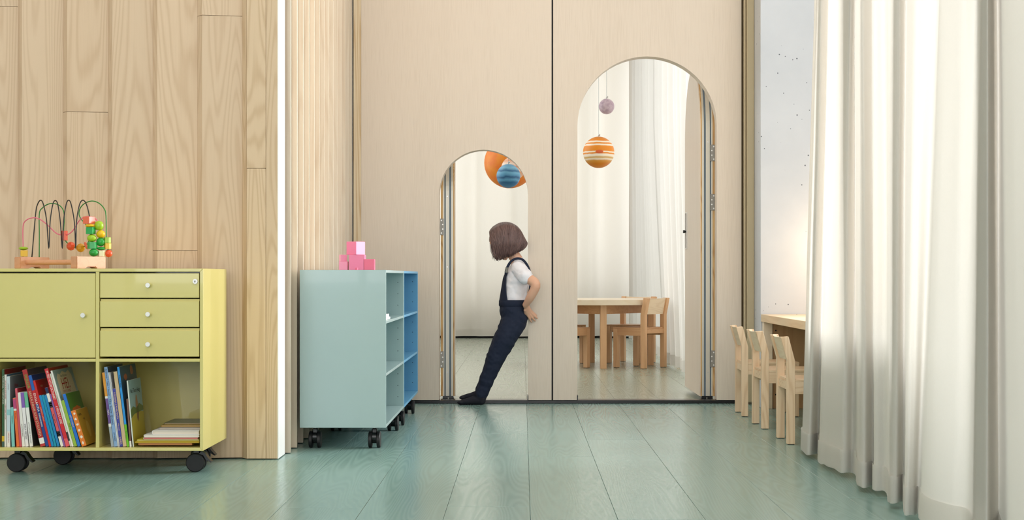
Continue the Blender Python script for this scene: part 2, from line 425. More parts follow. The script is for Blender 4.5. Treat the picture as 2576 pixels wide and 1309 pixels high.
# far wall of the far room, with the windows above a sill at 0.53 m
bm = new(); YF = 18.75
box(bm, -3.9, XR, YF, YF + 0.2, 0, 0.526); box(bm, -3.9, XR, YF, YF + 0.2, 3.9, CEIL)
for a, b in ((-3.9, -2.2), (-0.02, 0.02), (1.5, XR)): box(bm, a, b, YF, YF + 0.2, 0.526, 3.9)
struct('wall_far', bm, M['white'])
bm = new(); box(bm, 1.5, XR, YF - 0.03, YF, 0, CEIL); struct('shaded_wall_panel', bm, M['desk_panel'])  # brown panel put in for the shaded wall between the side curtains
for a, b in ((-2.2, -0.02), (0.02, 1.5)):
    wn += 1; bm = new()
    for xa, xb in ((a, a + 0.05), (b - 0.05, b)): box(bm, xa, xb, YF + 0.08, YF + 0.13, 0.526, 3.9, 0.004)
    for za, zb in ((0.526, 0.57), (3.85, 3.9)): box(bm, a, b, YF + 0.08, YF + 0.13, za, zb, 0.004)
    struct('window_%d' % wn, bm, M['white'])
bm = new(); box(bm, -3.9, XR, YF - 0.02, YF, 0, 0.03); struct('baseboard_far', bm, M['black'])
# left walls and the glazed wall behind the camera
bm = new(); box(bm, -4.0, -3.9, -3.4, 10.5, 0, CEIL); box(bm, -4.0, -3.9, 15.5, 18.9, 0, CEIL); box(bm, -4.0, -3.9, 10.5, 15.5, 0, 0.8); box(bm, -4.0, -3.9, 10.5, 15.5, 3.8, CEIL)
struct('wall_side_left', bm, M['white'])
wn += 1; bm = new()  # unseen window, added so light reaches the door leaf from the left
for y in (10.5, 12.97, 15.44): box(bm, -3.97, -3.93, y, y + 0.06, 0.8, 3.8, 0.004)
for z in (0.8, 3.74): box(bm, -3.97, -3.93, 10.5, 15.5, z, z + 0.06, 0.004)
struct('window_%d' % wn, bm, M['white'])
bm = new(); box(bm, -3.9, XR, -3.4, -3.25, 0, 0.62); box(bm, -3.9, XR, -3.4, -3.25, 3.9, CEIL)
struct('wall_rear', bm, M['white'])
bm = new()
for x in (-3.9, -1.8, 0.3, XR - 0.08): box(bm, x, x + 0.08, -3.38, -3.3, 0.62, 3.9)
wn += 1; struct('window_%d' % wn, bm, M['white'])

# ---- door leaves
def leaf(name, xa, xb, yh, W, zs, sign, ang):
    """leaf open into the far room; hinge edge faces the camera; xa..xb thickness range (xa = visible face side)"""
    zs0 = zs
    t0, t1 = 0.0, abs(xb - xa); r = W / 2
    def outline(ins):
        n = 28
        pts = [(ins, 0.035)] + [(r - (r - ins) * math.cos(math.pi * k / n), zs + (r - ins) * math.sin(math.pi * k / n)) for k in range(n + 1)] + [(W - ins, 0.035)]
        return pts
    T = t1
    root = bpy.data.objects.new(name, None); C.objects.link(root); root['kind'] = 'structure'
    root.location = (xb, yh, 0); root.rotation_euler = (0, 0, ang)
    def L(pname, layers, mat):
        bm = new()
        for a, b, ins in layers: prism(bm, outline(ins), 'X', sign * a, sign * b)
        o = obj(pname, bm, mat, root, world=False); o['kind'] = 'structure'; return o
    L('face_veneer', [(T - 0.006, T, 0.0)], M['veneer'])
    L('edge_strip', [(T - 0.014, T - 0.006, 0.0), (0.0, 0.013, 0.0)], M['edge_wood'])
    L('aluminium_profile', [(T - 0.026, T - 0.014, 0.002), (0.030, T - 0.038, 0.001), (0.013, 0.0215, 0.002)], M['alu'])
    L('gasket', [(T - 0.038, T - 0.026, 0.008), (0.0215, 0.030, 0.008)], M['gasket'])
    return root, T
def hinges(root, sign, zc, h, wd, x0=0.004):
    for z in zc:
        bm = new()
        a, b = sorted((sign * x0, sign * (x0 + wd)))
        box(bm, a, b, -0.004, 0.002, z - h / 2, z + h / 2, 0.0008)
        hg = obj('hinge', bm, M['hinge'], root, world=False)
        bm = new()
        for q, (u, v) in enumerate(((0.35, 0.38), (0.7, 0.14), (0.7, -0.14), (0.35, -0.38))):
            cx = sign * (x0 + wd * u); cyl(bm, (cx, -0.0065, z + v * h), (cx, -0.004, z + v * h), 0.0042, 12)
        obj('screw', bm, M['knob'], hg, world=False)
# big door (opens away, hinge on the right)
rootB, TB = leaf('door_1', 1.076, 1.168, YP1 + 0.03, B1 - B0 - 0.008, BZ, -1, 0)
hz = lambda y: CH + (VY - y) / (F / 9.18)
hinges(rootB, -1, (hz(385), hz(509), hz(903)), 0.1, 0.032, -0.004)
bm = new(); T_ = TB
# recessed pull with thumb turn on the face that looks left
zc = (hz(580) + 0) ; yl = 9.906 - (YP1 + 0.03)
zt, zb = CH + (VY - 537) / 384, CH + (VY - 624) / 384
box(bm, -TB - 0.002, -TB + 0.001, yl - 0.03, yl + 0.045, zb, zt, 0.0008)
hp = obj('pull_plate', bm, M['bronze'], rootB, world=False)
bm = new()
for a, b, c, d in ((yl - 0.038, yl - 0.03, zb - 0.006, zt + 0.006), (yl + 0.045, yl + 0.051, zb - 0.006, zt + 0.006), (yl - 0.036, yl + 0.051, zb - 0.006, zb), (yl - 0.036, yl + 0.051, zt, zt + 0.006)):
    box(bm, -TB - 0.006, -TB + 0.001, a, b, c, d, 0.001)
obj('rim', bm, M['knob'], hp, world=False)
bm = new(); zk = CH + (VY - 583) / 384
cyl(bm, (-TB, yl, zk), (-TB - 0.016, yl, zk), 0.007, 16); cyl(bm, (-TB - 0.012, yl - 0.0, zk), (-TB - 0.024, yl + 0.0, zk), 0.0095, 16)
obj('thumb_turn', bm, M['black_gloss'], hp, smooth=True, angle=40, world=False)
def door_rollers(root, sign, T, W):
    bm = new(); a, b = sorted((sign * 0.012, sign * (T - 0.012)))
    box(bm, a, b, 0.001, W - 0.01, 0.026, 0.036)
    for u in (0.3, 0.72):
        cx = sign * T * u; tube(bm, [(cx, 0.002, 0.020), (cx, 0.05, 0.020)], 0.016, 18)
    obj('floor_seal', bm, M['black_gloss'], root, smooth=True, angle=40, world=False)
door_rollers(rootB, -1, TB, B1 - B0 - 0.008)
# small door, hinge on the left
rootA, TA = leaf('door_2', -0.408, -0.497, YP1 + 0.03, A1 - A0 - 0.008, AZ, 1, R(2.6))
hinges(rootA, 1, (hz(571), hz(905)), 0.1, 0.022, -0.004)
door_rollers(rootA, 1, TA, A1 - A0 - 0.008)
for rt, T, sg in ((rootA, TA, 1), (rootB, TB, -1)):
    bm = new()
    for z in (0.18, 1.25 if sg == 1 else 1.58, 0.82):
        cyl(bm, (sg * T * 0.45, -0.0015, z), (sg * T * 0.45, 0.002, z), 0.004, 12)
    obj('profile_screw', bm, M['chrome'], rt, world=False)

# ================================================================== FURNITURE
def knob(parent, x, y, z):
    bm = new(); tube(bm, [(x, y, z), (x, y - 0.006, z), (x, y - 0.02, z), (x, y - 0.022, z)], [0.005, 0.0055, 0.0095, 0.0085], 24)
    return obj('knob', bm, M['knob'], parent, smooth=True, angle=35)
def caster(parent, x, y, yaw, top, brake=True):
    """twin-wheel caster; yaw 0 has its axle along Y"""
    Rm = Matrix.Translation((x, y, 0)) @ Matrix.Rotation(yaw, 4, 'Z')
    r = 0.0365
    b = new()
    cyl(b, (0.0, 0, 0.06), (0.0, 0, top), 0.007, 14)
    tube(b, [(0, -0.011, r), (0, 0.011, r)], [0.017, 0.017], 28)
    tube(b, [(-0.004, -0.009, r + 0.012), (-0.004, 0.009, r + 0.012)], [0.022, 0.022], 28)
    box(b, -0.012, 0.016, -0.012, 0.012, 0.045, top - 0.008, 0.004)
    if brake:
        pr = [(0.012, 0.070), (0.030, 0.066), (0.040, 0.048), (0.060, 0.036), (0.062, 0.040), (0.046, 0.058), (0.036, 0.074), (0.022, 0.080)]
        lo = [b.verts.new((u, -0.018, v)) for u, v in pr]; hi = [b.verts.new((u, 0.018, v)) for u, v in pr]
        b.faces.new(lo); b.faces.new(hi[::-1])
        for i in range(len(pr)): b.faces.new((lo[i], hi[i], hi[(i + 1) % len(pr)], lo[(i + 1) % len(pr)]))
    bmesh.ops.transform(b, matrix=Rm, verts=b.verts[:])
    h = obj('caster', b, M['black_gloss'], parent, smooth=True, angle=35)
    for s in (-1, 1):
        b = new(); tube(b, [(0, s * 0.010, r), (0, s * 0.012, r), (0, s * 0.024, r), (0, s * 0.0265, r)], [0.030, r, r, r - 0.003], 36)
        bmesh.ops.transform(b, matrix=Rm, verts=b.verts[:]); obj('wheel', b, M['black'], h, smooth=True, angle=35)
    b = new(); tube(b, [(0, 0, top - 0.006), (0, 0, top)], 0.013, 16); bmesh.ops.transform(b, matrix=Rm, verts=b.verts[:])
    obj('mounting_disc', b, M['chrome'], h, smooth=True, angle=35)

# ---- yellow cabinet
YC, sC = 5.775, F / 5.775
def CX(px): return (px - VX) / sC
def CZ(py): return CH - (py - VY) / sC
X0, X1 = CX(-16), CX(511); D = 0.455; Z0, Z1 = CZ(1135), CZ(676); t = 0.0125
cab = thing('storage_cabinet', 'straw-yellow storage cabinet on black casters with door, three drawers and open book shelves', 'cabinet', ((X0 + X1) / 2, YC, 0))
bm = new()
def mitred(bm, X0, X1, Z0, Z1, ya, yb, t):
    """carcass of four mitred boards with softened outer edges"""
    for pts in ([(X0, Z1), (X1, Z1), (X1 - t, Z1 - t), (X0 + t, Z1 - t)], [(X0, Z0), (X0 + t, Z0 + t), (X1 - t, Z0 + t), (X1, Z0)],
                [(X1, Z0), (X1 - t, Z0 + t), (X1 - t, Z1 - t), (X1, Z1)], [(X0, Z0), (X0, Z1), (X0 + t, Z1 - t), (X0 + t, Z0 + t)]):
        b = new(); prism(b, pts, 'Y', ya, yb)
        bmesh.ops.recalc_face_normals(b, faces=b.faces[:])
        bmesh.ops.bevel(b, geom=b.edges[:], offset=0.0012, segments=2, affect='EDGES', profile=0.5)
        merge(bm, b)
mitred(bm, X0, X1, Z0, Z1, YC, YC + D, t)
xd0, xd1 = CX(240.5), CX(249.5); zr0, zr1 = CZ(911), CZ(900.5)
box(bm, xd0, xd1, YC + 0.001, YC + D, Z0 + t, Z1 - t, 0.001)
box(bm, X0 + t, xd0, YC + 0.001, YC + D, zr0, CZ(903), 0.001); box(bm, xd1, X1 - t, YC + 0.001, YC + D, zr0, CZ(903), 0.001)
box(bm, X0 + 0.002, X1 - 0.002, YC + D - 0.012, YC + D - 0.002, Z0 + 0.002, Z1 - 0.002)
# inner backs stand forward of the wall, behind doors and drawers
obj('body', bm, M['yellow'], cab)
bm = new(); box(bm, X0 + t + 0.0015, CX(239.5), YC + 0.003, YC + 0.02, CZ(901), CZ(688), 0.0012)
dr = obj('door', bm, M['yellow'], cab); knob(dr, CX(211), YC + 0.004, CZ(793.5))
for i, (ya, yb, ky) in enumerate(((688, 750, 718), (758, 823, 791), (832, 898, 866.5))):
    bm = new(); box(bm, CX(250.8), CX(500.5), YC + 0.003, YC + 0.02, CZ(yb), CZ(ya), 0.0012)
    if i: box(bm, CX(251.5), CX(500.5), YC + 0.010, YC + 0.022, CZ(ya) - 0.001, CZ(ya - 5.5), 0.0008)
    box(bm, CX(252), CX(499), YC + 0.02, YC + 0.35, CZ(yb) + 0.005, CZ(ya) - 0.012)
    d = obj('drawer', bm, M['yellow'], cab); knob(d, CX(374), YC + 0.004, CZ(ky))
    if i == 0:
        bm = new(); cyl(bm, (CX(491), YC + 0.005, CZ(708.5)), (CX(491), YC - 0.0015, CZ(708.5)), 0.0095, 24)
        lk = obj('lock', bm, M['chrome'], d, smooth=True, angle=35)
        bm = new(); cyl(bm, (CX(490.6), YC - 0.001, CZ(708)), (CX(490.6), YC - 0.0022, CZ(708)), 0.0024, 12); box(bm, CX(490.6) - 0.0008, CX(490.6) + 0.0008, YC - 0.0022, YC - 0.001, CZ(713), CZ(708))
        o = obj('keyhole', bm, M['black'], d)
ct = Z0
for x, y in ((CX(493) + 0.04, 5.90), (-1.215, 6.13), (-1.97, 5.90), (-1.86, 6.13)):
    xx = {5.90: None}.get(y)
    caster(cab, (493 - VX) / 645 if x > -1.5 and y < 6 else ((538 - 24 - VX) / 613 if x > -1.5 else x), y, 0, ct)

# ---- two low shelving units, one behind the other
def shelf_unit(ya, yb, mat_in, label, cy):
    xa, xb, za, zb = -0.982, -0.602, 0.0945, 0.7905; t = 0.0125
    u = thing('shelf_unit', label, 'shelving unit', ((xa + xb) / 2, (ya + yb) / 2, 0), 'shelving units on casters by the slatted wall')
    bm = new()
    for pts in ([(ya, zb), (yb, zb), (yb - t, zb - t), (ya + t, zb - t)], [(ya, za), (ya + t, za + t), (yb - t, za + t), (yb, za)],
                [(yb, za), (yb - t, za + t), (yb - t, zb - t), (yb, zb)], [(ya, za), (ya, zb), (ya + t, zb - t), (ya + t, za + t)]):
        b = new(); prism(b, pts, 'X', xa, xb); bmesh.ops.recalc_face_normals(b, faces=b.faces[:])
        bmesh.ops.bevel(b, geom=b.edges[:], offset=0.0012, segments=2, affect='EDGES', profile=0.5); merge(bm, b)
    box(bm, xa + 0.002, xa + 0.012, ya + 0.004, yb - 0.004, za + 0.004, zb - 0.004)
    obj('body', bm, mat_in, u)
    h = (zb - za) / 3
    for k in (1, 2):
        bm = new(); box(bm, xa + 0.012, xb - 0.002, ya + t, yb - t, za + h * k - 0.006, za + h * k + 0.006, 0.001); obj('shelf', bm, mat_in, u)
    bm = new()
    for k in range(3):
        for q in (0.25, 0.5, 0.75):
            z = za + h * (k + q)
            cyl(bm, (xb - 0.03, yb - t - 0.0008, z), (xb - 0.03, yb - t + 0.001, z), 0.0022, 8)
            cyl(bm, (xa + 0.03, yb - t - 0.0008, z), (xa + 0.03, yb - t + 0.001, z), 0.0022, 8)
    ph_ = obj('pin_hole', bm, M['black'], u)
    for x, y in cy: caster(u, x, y, R(90), za, False)
    return u
shelf_unit(6.655, 7.668, M['teal'], 'nearer pale teal shelving unit on casters carrying the pink cubes', ((-0.922, 6.72), (-0.658, 6.72), (-0.92, 7.47), (-0.64, 7.47)))
shelf_unit(7.672, 8.685, M['blue'], 'farther blue shelving unit on casters behind the pale teal one', ((-0.92, 7.74), (-0.632, 7.74), (-0.92, 8.40), (-0.628, 8.40)))
# white boxes on the teal unit's upper shelf
bm = new(); box(bm, -0.72, -0.615, 6.74, 7.02, 0.5655, 0.575, 0.001)
tag(obj('paper_stack', bm, M['white']), 'flat white stack of card lying lowest on the teal unit\'s upper shelf', 'paper')
bm = new(); box(bm, -0.71, -0.617, 6.75, 6.98, 0.575, 0.590, 0.0015)
tag(obj('flat_box', bm, M['white']), 'flat white box lying on top of the white card stack in the teal unit', 'box')

# ---- pink cubes
def cube(px, size, zb, yaw, Y, label, col):
    s = F / Y; x = (px - VX) / s; bm = new()
    h = size / 2; box(bm, -h, h, -h, h, 0, size, 0.0012, 2)
    o = obj('wooden_cube', bm, col); o.location = (x, Y, zb); o.rotation_euler = (0, 0, yaw)
    tag(o, label, 'toy block', 'pink cubes on the teal unit'); return o
pk = [plain('pink paint', S(228, 120, 158), 0.4), plain('light pink paint', S(234, 146, 176), 0.4), plain('deep pink paint', S(222, 100, 130), 0.4)]
ZT = 0.7907
cube(899.3, 0.07, ZT, 0, 6.9, 'largest pink cube, in the middle under the turned cube', pk[0])
cube(929, 0.05, ZT, 0, 6.89, 'deep pink cube standing at the right end of the group', pk[2])
cube(865, 0.04, ZT, 0, 6.9, 'pink cube at the left end with a small cube on it', pk[1])
cube(863, 0.03, ZT + 0.04, R(22), 6.9, 'small pink cube resting on top of the left cube', pk[1])
cube(895, 0.06, ZT + 0.07, R(-37), 6.9, 'pink cube turned corner-on at the top of the pile', pk[0])
cube(897, 0.0105, ZT, R(-20), 6.82, 'tiny pink cube in front of the largest cube', pk[2])

# ---- chairs
def make_chair(name, label, cat, zs, zt, W, Dp, leg, group, mz='chair_wood', mh='chair_wood_h'):
    """back posts at -X, seat faces +X; origin on the floor at the centre"""
    t = thing(name, label, cat, (0, 0, 0), group)
    WP.pop(t.name, None)
    hx, hy = Dp / 2, W / 2; bend = zs + (zt - zs) * 0.43; lean = 0.030
    for s in (-1, 1):
        y0, y1 = (hy - leg, hy) if s > 0 else (-hy, -hy + leg)
        b = new(); prof = [(-hx, 0.003), (-hx + leg, 0.003), (-hx + leg, bend), (-hx + leg - lean, zt), (-hx - lean, zt - 0.003), (-hx, bend)]
        prism(b, prof, 'Y', y0, y1); bmesh.ops.recalc_face_normals(b, faces=b.faces[:])
        bmesh.ops.bevel(b, geom=b.edges[:], offset=0.0012, segments=1, affect='EDGES'); 
        lg = obj('leg', b, M[mz], t, world=False)
        b = new(); box(b, -hx + 0.004, -hx + leg - 0.004, y0 + 0.003, y1 - 0.003, 0.0, 0.004); obj('glide', b, M['black'], lg, world=False)
        b = new(); box(b, hx - leg, hx, y0, y1, 0.003, zs - 0.012, 0.0012); lg = obj('leg', b, M[mz], t, world=False)
        b = new(); box(b, hx - leg + 0.004, hx - 0.004, y0 + 0.003, y1 - 0.003, 0.0, 0.004); obj('glide', b, M['black'], lg, world=False)
        b = new(); box(b, -hx + leg, hx - leg, y0 + 0.002, y1 - 0.002, zs - 0.068, zs - 0.012, 0.001); obj('side_rail', b, M[mh], t, world=False)
    b = new(); box(b, -hx + 0.006, -hx + leg - 0.008, -hy + leg, hy - leg, zs - 0.05, zs - 0.012); obj('cross_rail', b, M[mh], t, world=False)
    b = new(); box(b, hx - leg + 0.004, hx - 0.004, -hy + leg, hy - leg, zs - 0.05, zs - 0.012); obj('cross_rail', b, M[mh], t, world=False)
    b = new(); box(b, -hx + leg, hx + 0.002, -hy + 0.001, hy - 0.001, zs - 0.012, zs, 0.002, 2); box(b, -hx + 0.01, -hx + leg, -hy + leg, hy - leg, zs - 0.012, zs, 0.001); obj('seat', b, M[mh], t, world=False)
    # curved backrest board between the posts
    b = new(); n = 14; rows = []
    zb = bend + 0.004
    for k in range(n + 1):
        y = -hy + 0.006 + (W - 0.012) * k / n; q = 1 - (2 * k / n - 1) ** 2
        col = []
        for z, dx in ((zb, 0.0), (zt, lean)):
            xo = -hx - dx - 0.016 * q + leg * 0.5
            zz = z - (0.006 * q if z == zt else 0)
            col.append((b.verts.new((xo + leg * 0.42, y, zz)), b.verts.new((xo - 0.002, y, zz))))
        rows.append(col)
    for a, c in zip(rows, rows[1:]):
        (a0, a1), (a2, a3) = a; (c0, c1), (c2, c3) = c
        b.faces.new((a0, c0, c2, a2)); b.faces.new((a1, a3, c3, c1)); b.faces.new((a2, c2, c3, a3)); b.faces.new((a0, a1, c1, c0))
    for r_ in (rows[0], rows[-1]): b.faces.new((r_[0][0], r_[1][0], r_[1][1], r_[0][1]))
    obj('backrest', b, M['chair_back'], t, smooth=True, angle=40, world=False)
    return t
def copy_tree(o, parent=None):
    c = o.copy(); C.objects.link(c); c.parent = parent
    for ch in list(o.children): copy_tree(ch, c)
    return c
g1 = 'low wooden chairs drawn up to the desk'
ch = make_chair('child_chair', 'nearest of the low pale wooden chairs at the desk, beside the curtain hem', 'chair', 0.297, 0.49, 0.305, 0.31, 0.035, g1)
def put(o, x, y, a): o.location = (x, y, 0); o.rotation_euler = (0, 0, a)
put(ch, 1.197 + 0.155, 6.98, 0)
c2 = copy_tree(ch); put(c2, 1.190 + 0.155, 7.68, R(1)); c2['label'] = 'middle one of the three low wooden chairs at the desk'
c3 = copy_tree(ch); put(c3, 1.192 + 0.155, 8.345, R(-1)); c3['label'] = 'farthest low wooden chair at the desk, nearest the arched panel'
g2 = 'wooden chairs around the round table'
fc = make_chair('child_chair', 'wooden chair before the round table, its back rail facing the open door leaf', 'chair', 0.34, 0.586, 0.335, 0.315, 0.041, g2, 'far_wood', 'far_wood_h')
put(fc, 0.985, 12.67, math.atan2(0.62, -0.78))
f2 = copy_tree(fc); put(f2, 0.958, 13.36, math.atan2(-0.28, -0.165)); f2['label'] = 'wooden chair behind the round table, only its back rail showing above the top'
f3 = copy_tree(fc); put(f3, 0.334, 12.59, R(50)); f3['label'] = 'wooden chair half cut off by the left edge of the tall doorway, nearer one'
f4 = copy_tree(fc); put(f4, 0.327, 13.28, R(-50)); f4['label'] = 'wooden chair at the far left, mostly hidden behind doorway edge and nearer chair'

# ---- round table
tc = Vector((0.645, 12.95, 0))
tb = thing('round_table', 'round pale wooden table with square legs seen through the tall arched doorway', 'table', tc)
bm = new(); tube(bm, [tc + Vector((0, 0, z)) for z in (0.526, 0.528, 0.569, 0.571)], [0.568, 0.57, 0.57, 0.568], 72)
obj('tabletop', bm, M['table_top'], tb, smooth=True, angle=35)
legp = [(0.667, 12.49), (1.10, 13.0), (0.613, 13.42), (0.18, 12.9)]
for x, y in legp:
    bm = new(); box(bm, -0.026, 0.026, -0.026, 0.026, 0.0, 0.527, 0.002)
    bmesh.ops.transform(bm, matrix=Matrix.Translation((x, y, 0)) @ Matrix.Rotation(R(3), 4, 'Z'), verts=bm.verts[:])
    obj('leg', bm, M['far_wood'], tb)
for k in range(4):
    a = Vector((*legp[k], 0)); b_ = Vector((*legp[(k + 1) % 4], 0)); d = (b_ - a); Lh = d.length
    bm = new(); box(bm, 0.02, Lh - 0.02, -0.011, 0.011, 0.452, 0.526, 0.001)
    bmesh.ops.transform(bm, matrix=Matrix.Translation(a) @ Matrix.Rotation(math.atan2(d.y, d.x), 4, 'Z'), verts=bm.verts[:])
    obj('apron', bm, M['far_wood_h'], tb)

# ---- desk along the window
dk = thing('desk', 'long pale wooden desk running behind the curtain along the window', 'desk', (1.7, 7.6, 0))
bm = new(); box(bm, 1.383, 2.2, 5.2, 8.76, 0.5, 0.543, 0.0015); obj('desktop', bm, M['desk_wood'], dk)
bm = new(); box(bm, 1.445, 2.18, 8.72, 8.755, 0.0, 0.5, 0.001); obj('end_panel', bm, M['desk_panel'], dk)
bm = new(); box(bm, 1.39, 1.44, 8.70, 8.76, 0.0, 0.5, 0.001); obj('leg', bm, M['table_top'], dk)
bm = new(); box(bm, 1.39, 1.44, 5.22, 5.28, 0.0, 0.5, 0.001); obj('leg', bm, M['table_top'], dk)
for z in (0.08, 0.45):
    bm = new(); cyl(bm, (1.462, 8.719, z), (1.462, 8.722, z), 0.005, 10); obj('screw', bm, M['black'], dk)
bm = new(); box(bm, 2.05, 2.08, 5.25, 8.72, 0.25, 0.5); obj('back_rail', bm, M['desk_panel'], dk)

# ================================================================== CURTAINS
def curtain_obj(name, bot, top, zb, zt, zref, mat, label, hem=0.09, sub=7, nz=46, ucap=1.0):
    """bot/top: (x, y) control points at hem height and at height zref; straight above"""
    A = catmull([(x, y, 0) for x, y in bot], sub); B = catmull([(x, y, 0) for x, y in top], sub)
    zs = [zb + (zt - zb) * (k / nz) ** 1.0 for k in range(nz + 1)]
    zs = sorted(set(zs + [zb + hem - 0.002, zb + hem + 0.002, zb + 0.004]))
    bm = new(); grid = []
    for z in zs:
        u = min((z - zb) / (zref - zb), ucap); row = []
        for i, (a, b) in enumerate(zip(A, B)):
            p = a.lerp(b, u)
            wv = noise.noise(Vector((i * 0.21, z * 0.9, 3.3))) * 0.006 + noise.noise(Vector((i * 0.6, z * 2.2, 9.0))) * 0.002
            off = 0.0015 if z < zb + hem else 0.0
            zz = z + (0.006 * noise.noise(Vector((i * 0.25, 0, 1.7))) if z <= zb + 0.004 else 0)
            row.append(bm.verts.new((p.x + wv - off, p.y + wv * 0.5, zz)))
        grid.append(row)
    for r0, r1 in zip(grid, grid[1:]):
        for k in range(len(r0) - 1): bm.faces.new((r0[k], r0[k + 1], r1[k + 1], r1[k]))
    bh = new(); hz_ = [i for i, z in enumerate(zs) if z <= zb + hem - 0.001]
    hg_ = [[bh.verts.new((v.co.x, v.co.y, v.co.z)) for v in grid[i]] for i in hz_]
    for r0, r1 in zip(hg_, hg_[1:]):
        for k in range(len(r0) - 1): bh.faces.new((r0[k], r0[k + 1], r1[k + 1], r1[k]))
    bh.normal_update()
    sgn_ = 1.0 if (sum((v.normal.x if abs(A[-1].y - A[0].y) > abs(A[-1].x - A[0].x) else v.normal.y) for v in bh.verts) < 0) else -1.0
    for v in bh.verts: v.co += v.normal * 0.004 * sgn_
    root = thing(name, label, 'curtain', (A[0].x, (A[0].y + A[-1].y) / 2, 0))
    # split the stitched hem off as a part of its own
    o = obj('drape', bm, mat, root, smooth=True)
    sm = o.modifiers.new('thickness', 'SOLIDIFY'); sm.thickness = 0.0012
    obj('hem', bh, mat, root, smooth=True)
    b2 = new(); ys = sorted((A[0].y, A[-1].y)); xs = sorted((A[0].x, A[-1].x))
    if ys[1] - ys[0] > xs[1] - xs[0]: box(b2, B[0].x - 0.0, B[0].x + 0.05, min(v.y for v in B), max(v.y for v in B), zt - 0.0, zt + 0.03, 0.003)
    else: box(b2, xs[0] - 0.1, xs[1] + 0.1, A[0].y - 0.02, A[0].y + 0.03, zt, zt + 0.03, 0.003)
    obj('curtain_rail', b2, M['white'], root)
    return root
def pxX(X, px):
    X = 1.212 + (X - 1.212) * 0.8
    return (X, X * F / (px - VX))
ctl = [(2059, 2094, 1.262), (2024, 2056, 1.235), (2019, 2051, 1.192), (2036, 2066, 1.186), (2058, 2088, 1.243), (2061, 2091, 1.184), (2080, 2106, 1.19), (2119, 2140, 1.208), (2150, 2150, 1.262), (2159, 2160, 1.20), (2175, 2172, 1.20),
       (2196, 2196, 1.25), (2200, 2199, 1.222), (2232, 2229, 1.262), (2236, 2233, 1.212), (2255, 2262, 1.222), (2272, 2279, 1.268), (2278, 2302, 1.192), (2292, 2330, 1.205), (2312, 2374, 1.245), (2322, 2380, 1.20), (2380, 2430, 1.222),
       (2438, 2472, 1.27), (2452, 2478, 1.20), (2484, 2488, 1.198), (2500, 2496, 1.29), (2515, 2508, 1.36), (2548, 2514, 1.235), (2600, 2580, 1.215)]
ctl2 = []
y = 1.215 * F / (2600 - VX)
bot = [pxX(X, b) for b, t_, X in ctl]; top = [pxX(X, t_) for b, t_, X in ctl]
k = 0; yb_, yt_ = bot[-1][1], top[-1][1]
while yb_ > 0.6:
    k += 1; yb_ -= 0.09; yt_ -= 0.09
    X = 1.215 + (0.05 if k % 2 else -0.01); bot.append((X, yb_)); top.append((X, yt_))
curtain_obj('curtain', bot, top, 0.02, 3.95, 1.95, M['curtain'], 'long off-white curtain in the foreground hiding the near end of the desk', ucap=1.3)
# far room, side curtain along the facade
rg = random.Random(11)
def waves(x, ya, yb, pitch, amp, seed, axis='Y', dx=0.0):
    g = random.Random(seed); pts = []; y = ya; k = 0; d = 1 if yb > ya else -1
    while (y - yb) * d < 0:
        a = amp * g.uniform(0.5, 1.2) * (1 if k % 2 else -1)
        pts.append((x + a, y) if axis == 'Y' else (y, x + a)); y += d * pitch * g.uniform(0.6, 1.4); k += 1
    return pts
w1 = waves(1.285, 13.35, 9.7, 0.15, 0.04, 5)
wt1 = [(x + 0.02, y + 1.3 * (y - 9.7) / 3.65) for x, y in w1]
curtain_obj('curtain', w1, wt1, 0.02, 3.95, 2.2, M['curtain'], 'nearer side curtain in the far room, beside the tall doorway\'s open leaf', nz=30, sub=5)
w2 = waves(1.31, 18.2, 13.8, 0.22, 0.04, 8)
curtain_obj('curtain', w2, [(x, 18.2 - (18.2 - y) * 0.73) for x, y in w2], 0.02, 3.95, 2.2, M['curtain'], 'farther side curtain in the far room, behind the round table\'s chairs', nz=24, sub=5)
w3 = waves(18.5, -3.2, 1.55, 0.22, 0.05, 12, axis='X')
curtain_obj('curtain', w3, w3, 0.035, 3.95, 2.2, M['curtain_far'], 'bright sheer curtain across the window on the far wall', nz=24, sub=5)

# ================================================================== HANGING PLANETS
def globe_mat(name, kind, cols):
    t = NT(name)
    tcn = t.n('ShaderNodeTexCoord'); sep = t.n('ShaderNodeSeparateXYZ'); t.l(tcn.outputs['Object'], sep.inputs[0])
    co = t.coords((1, 1, 1), False)
    if kind == 'bands':
        nz = t.noise(co, 14.0, 3.0)
        z = t.math('ADD', sep.outputs[2], t.math('MULTIPLY', t.math('SUBTRACT', nz, 0.5), cols[4]))
        z = t.math('MULTIPLY_ADD', z, 1.0 / (2 * cols[3]), 0.5)
        cr = t.n('ShaderNodeValToRGB'); t.l(z, cr.inputs[0]); cr.color_ramp.interpolation = 'LINEAR'
        els = cr.color_ramp.elements
        stops = cols[5]
        els[0].position, els[0].color = stops[0]; els[1].position, els[1].color = stops[-1]
        for p, c in stops[1:-1]:
            e = els.new(p); e.color = c
        return t.base(cr.outputs[0], 0.45, 0.4)
    n1 = t.noise(co, cols[2], 4.0, 0.6)
    f = t.math('MULTIPLY_ADD', n1, 3.0, -1.15); f = t.math('MINIMUM', t.math('MAXIMUM', f, 0.0), 1.0)
    return t.base(t.mix(f, cols[0], cols[1]), 0.5, 0.4)
O1, O2, Wc = S(232, 140, 30), S(206, 120, 10), S(246, 232, 214)
jup = [(0.0, O2), (0.12, O2), (0.22, S(214, 150, 60)), (0.26, Wc), (0.31, S(210, 160, 60)), (0.36, Wc), (0.41, Wc), (0.43, O1), (0.46, O1), (0.475, Wc), (0.50, Wc), (0.515, O1), (0.68, O1), (0.70, Wc), (0.735, Wc), (0.75, O1), (0.78, O1), (0.80, Wc), (0.83, Wc), (0.85, O1), (1.0, O2)]
Bl = S(70, 130, 176)
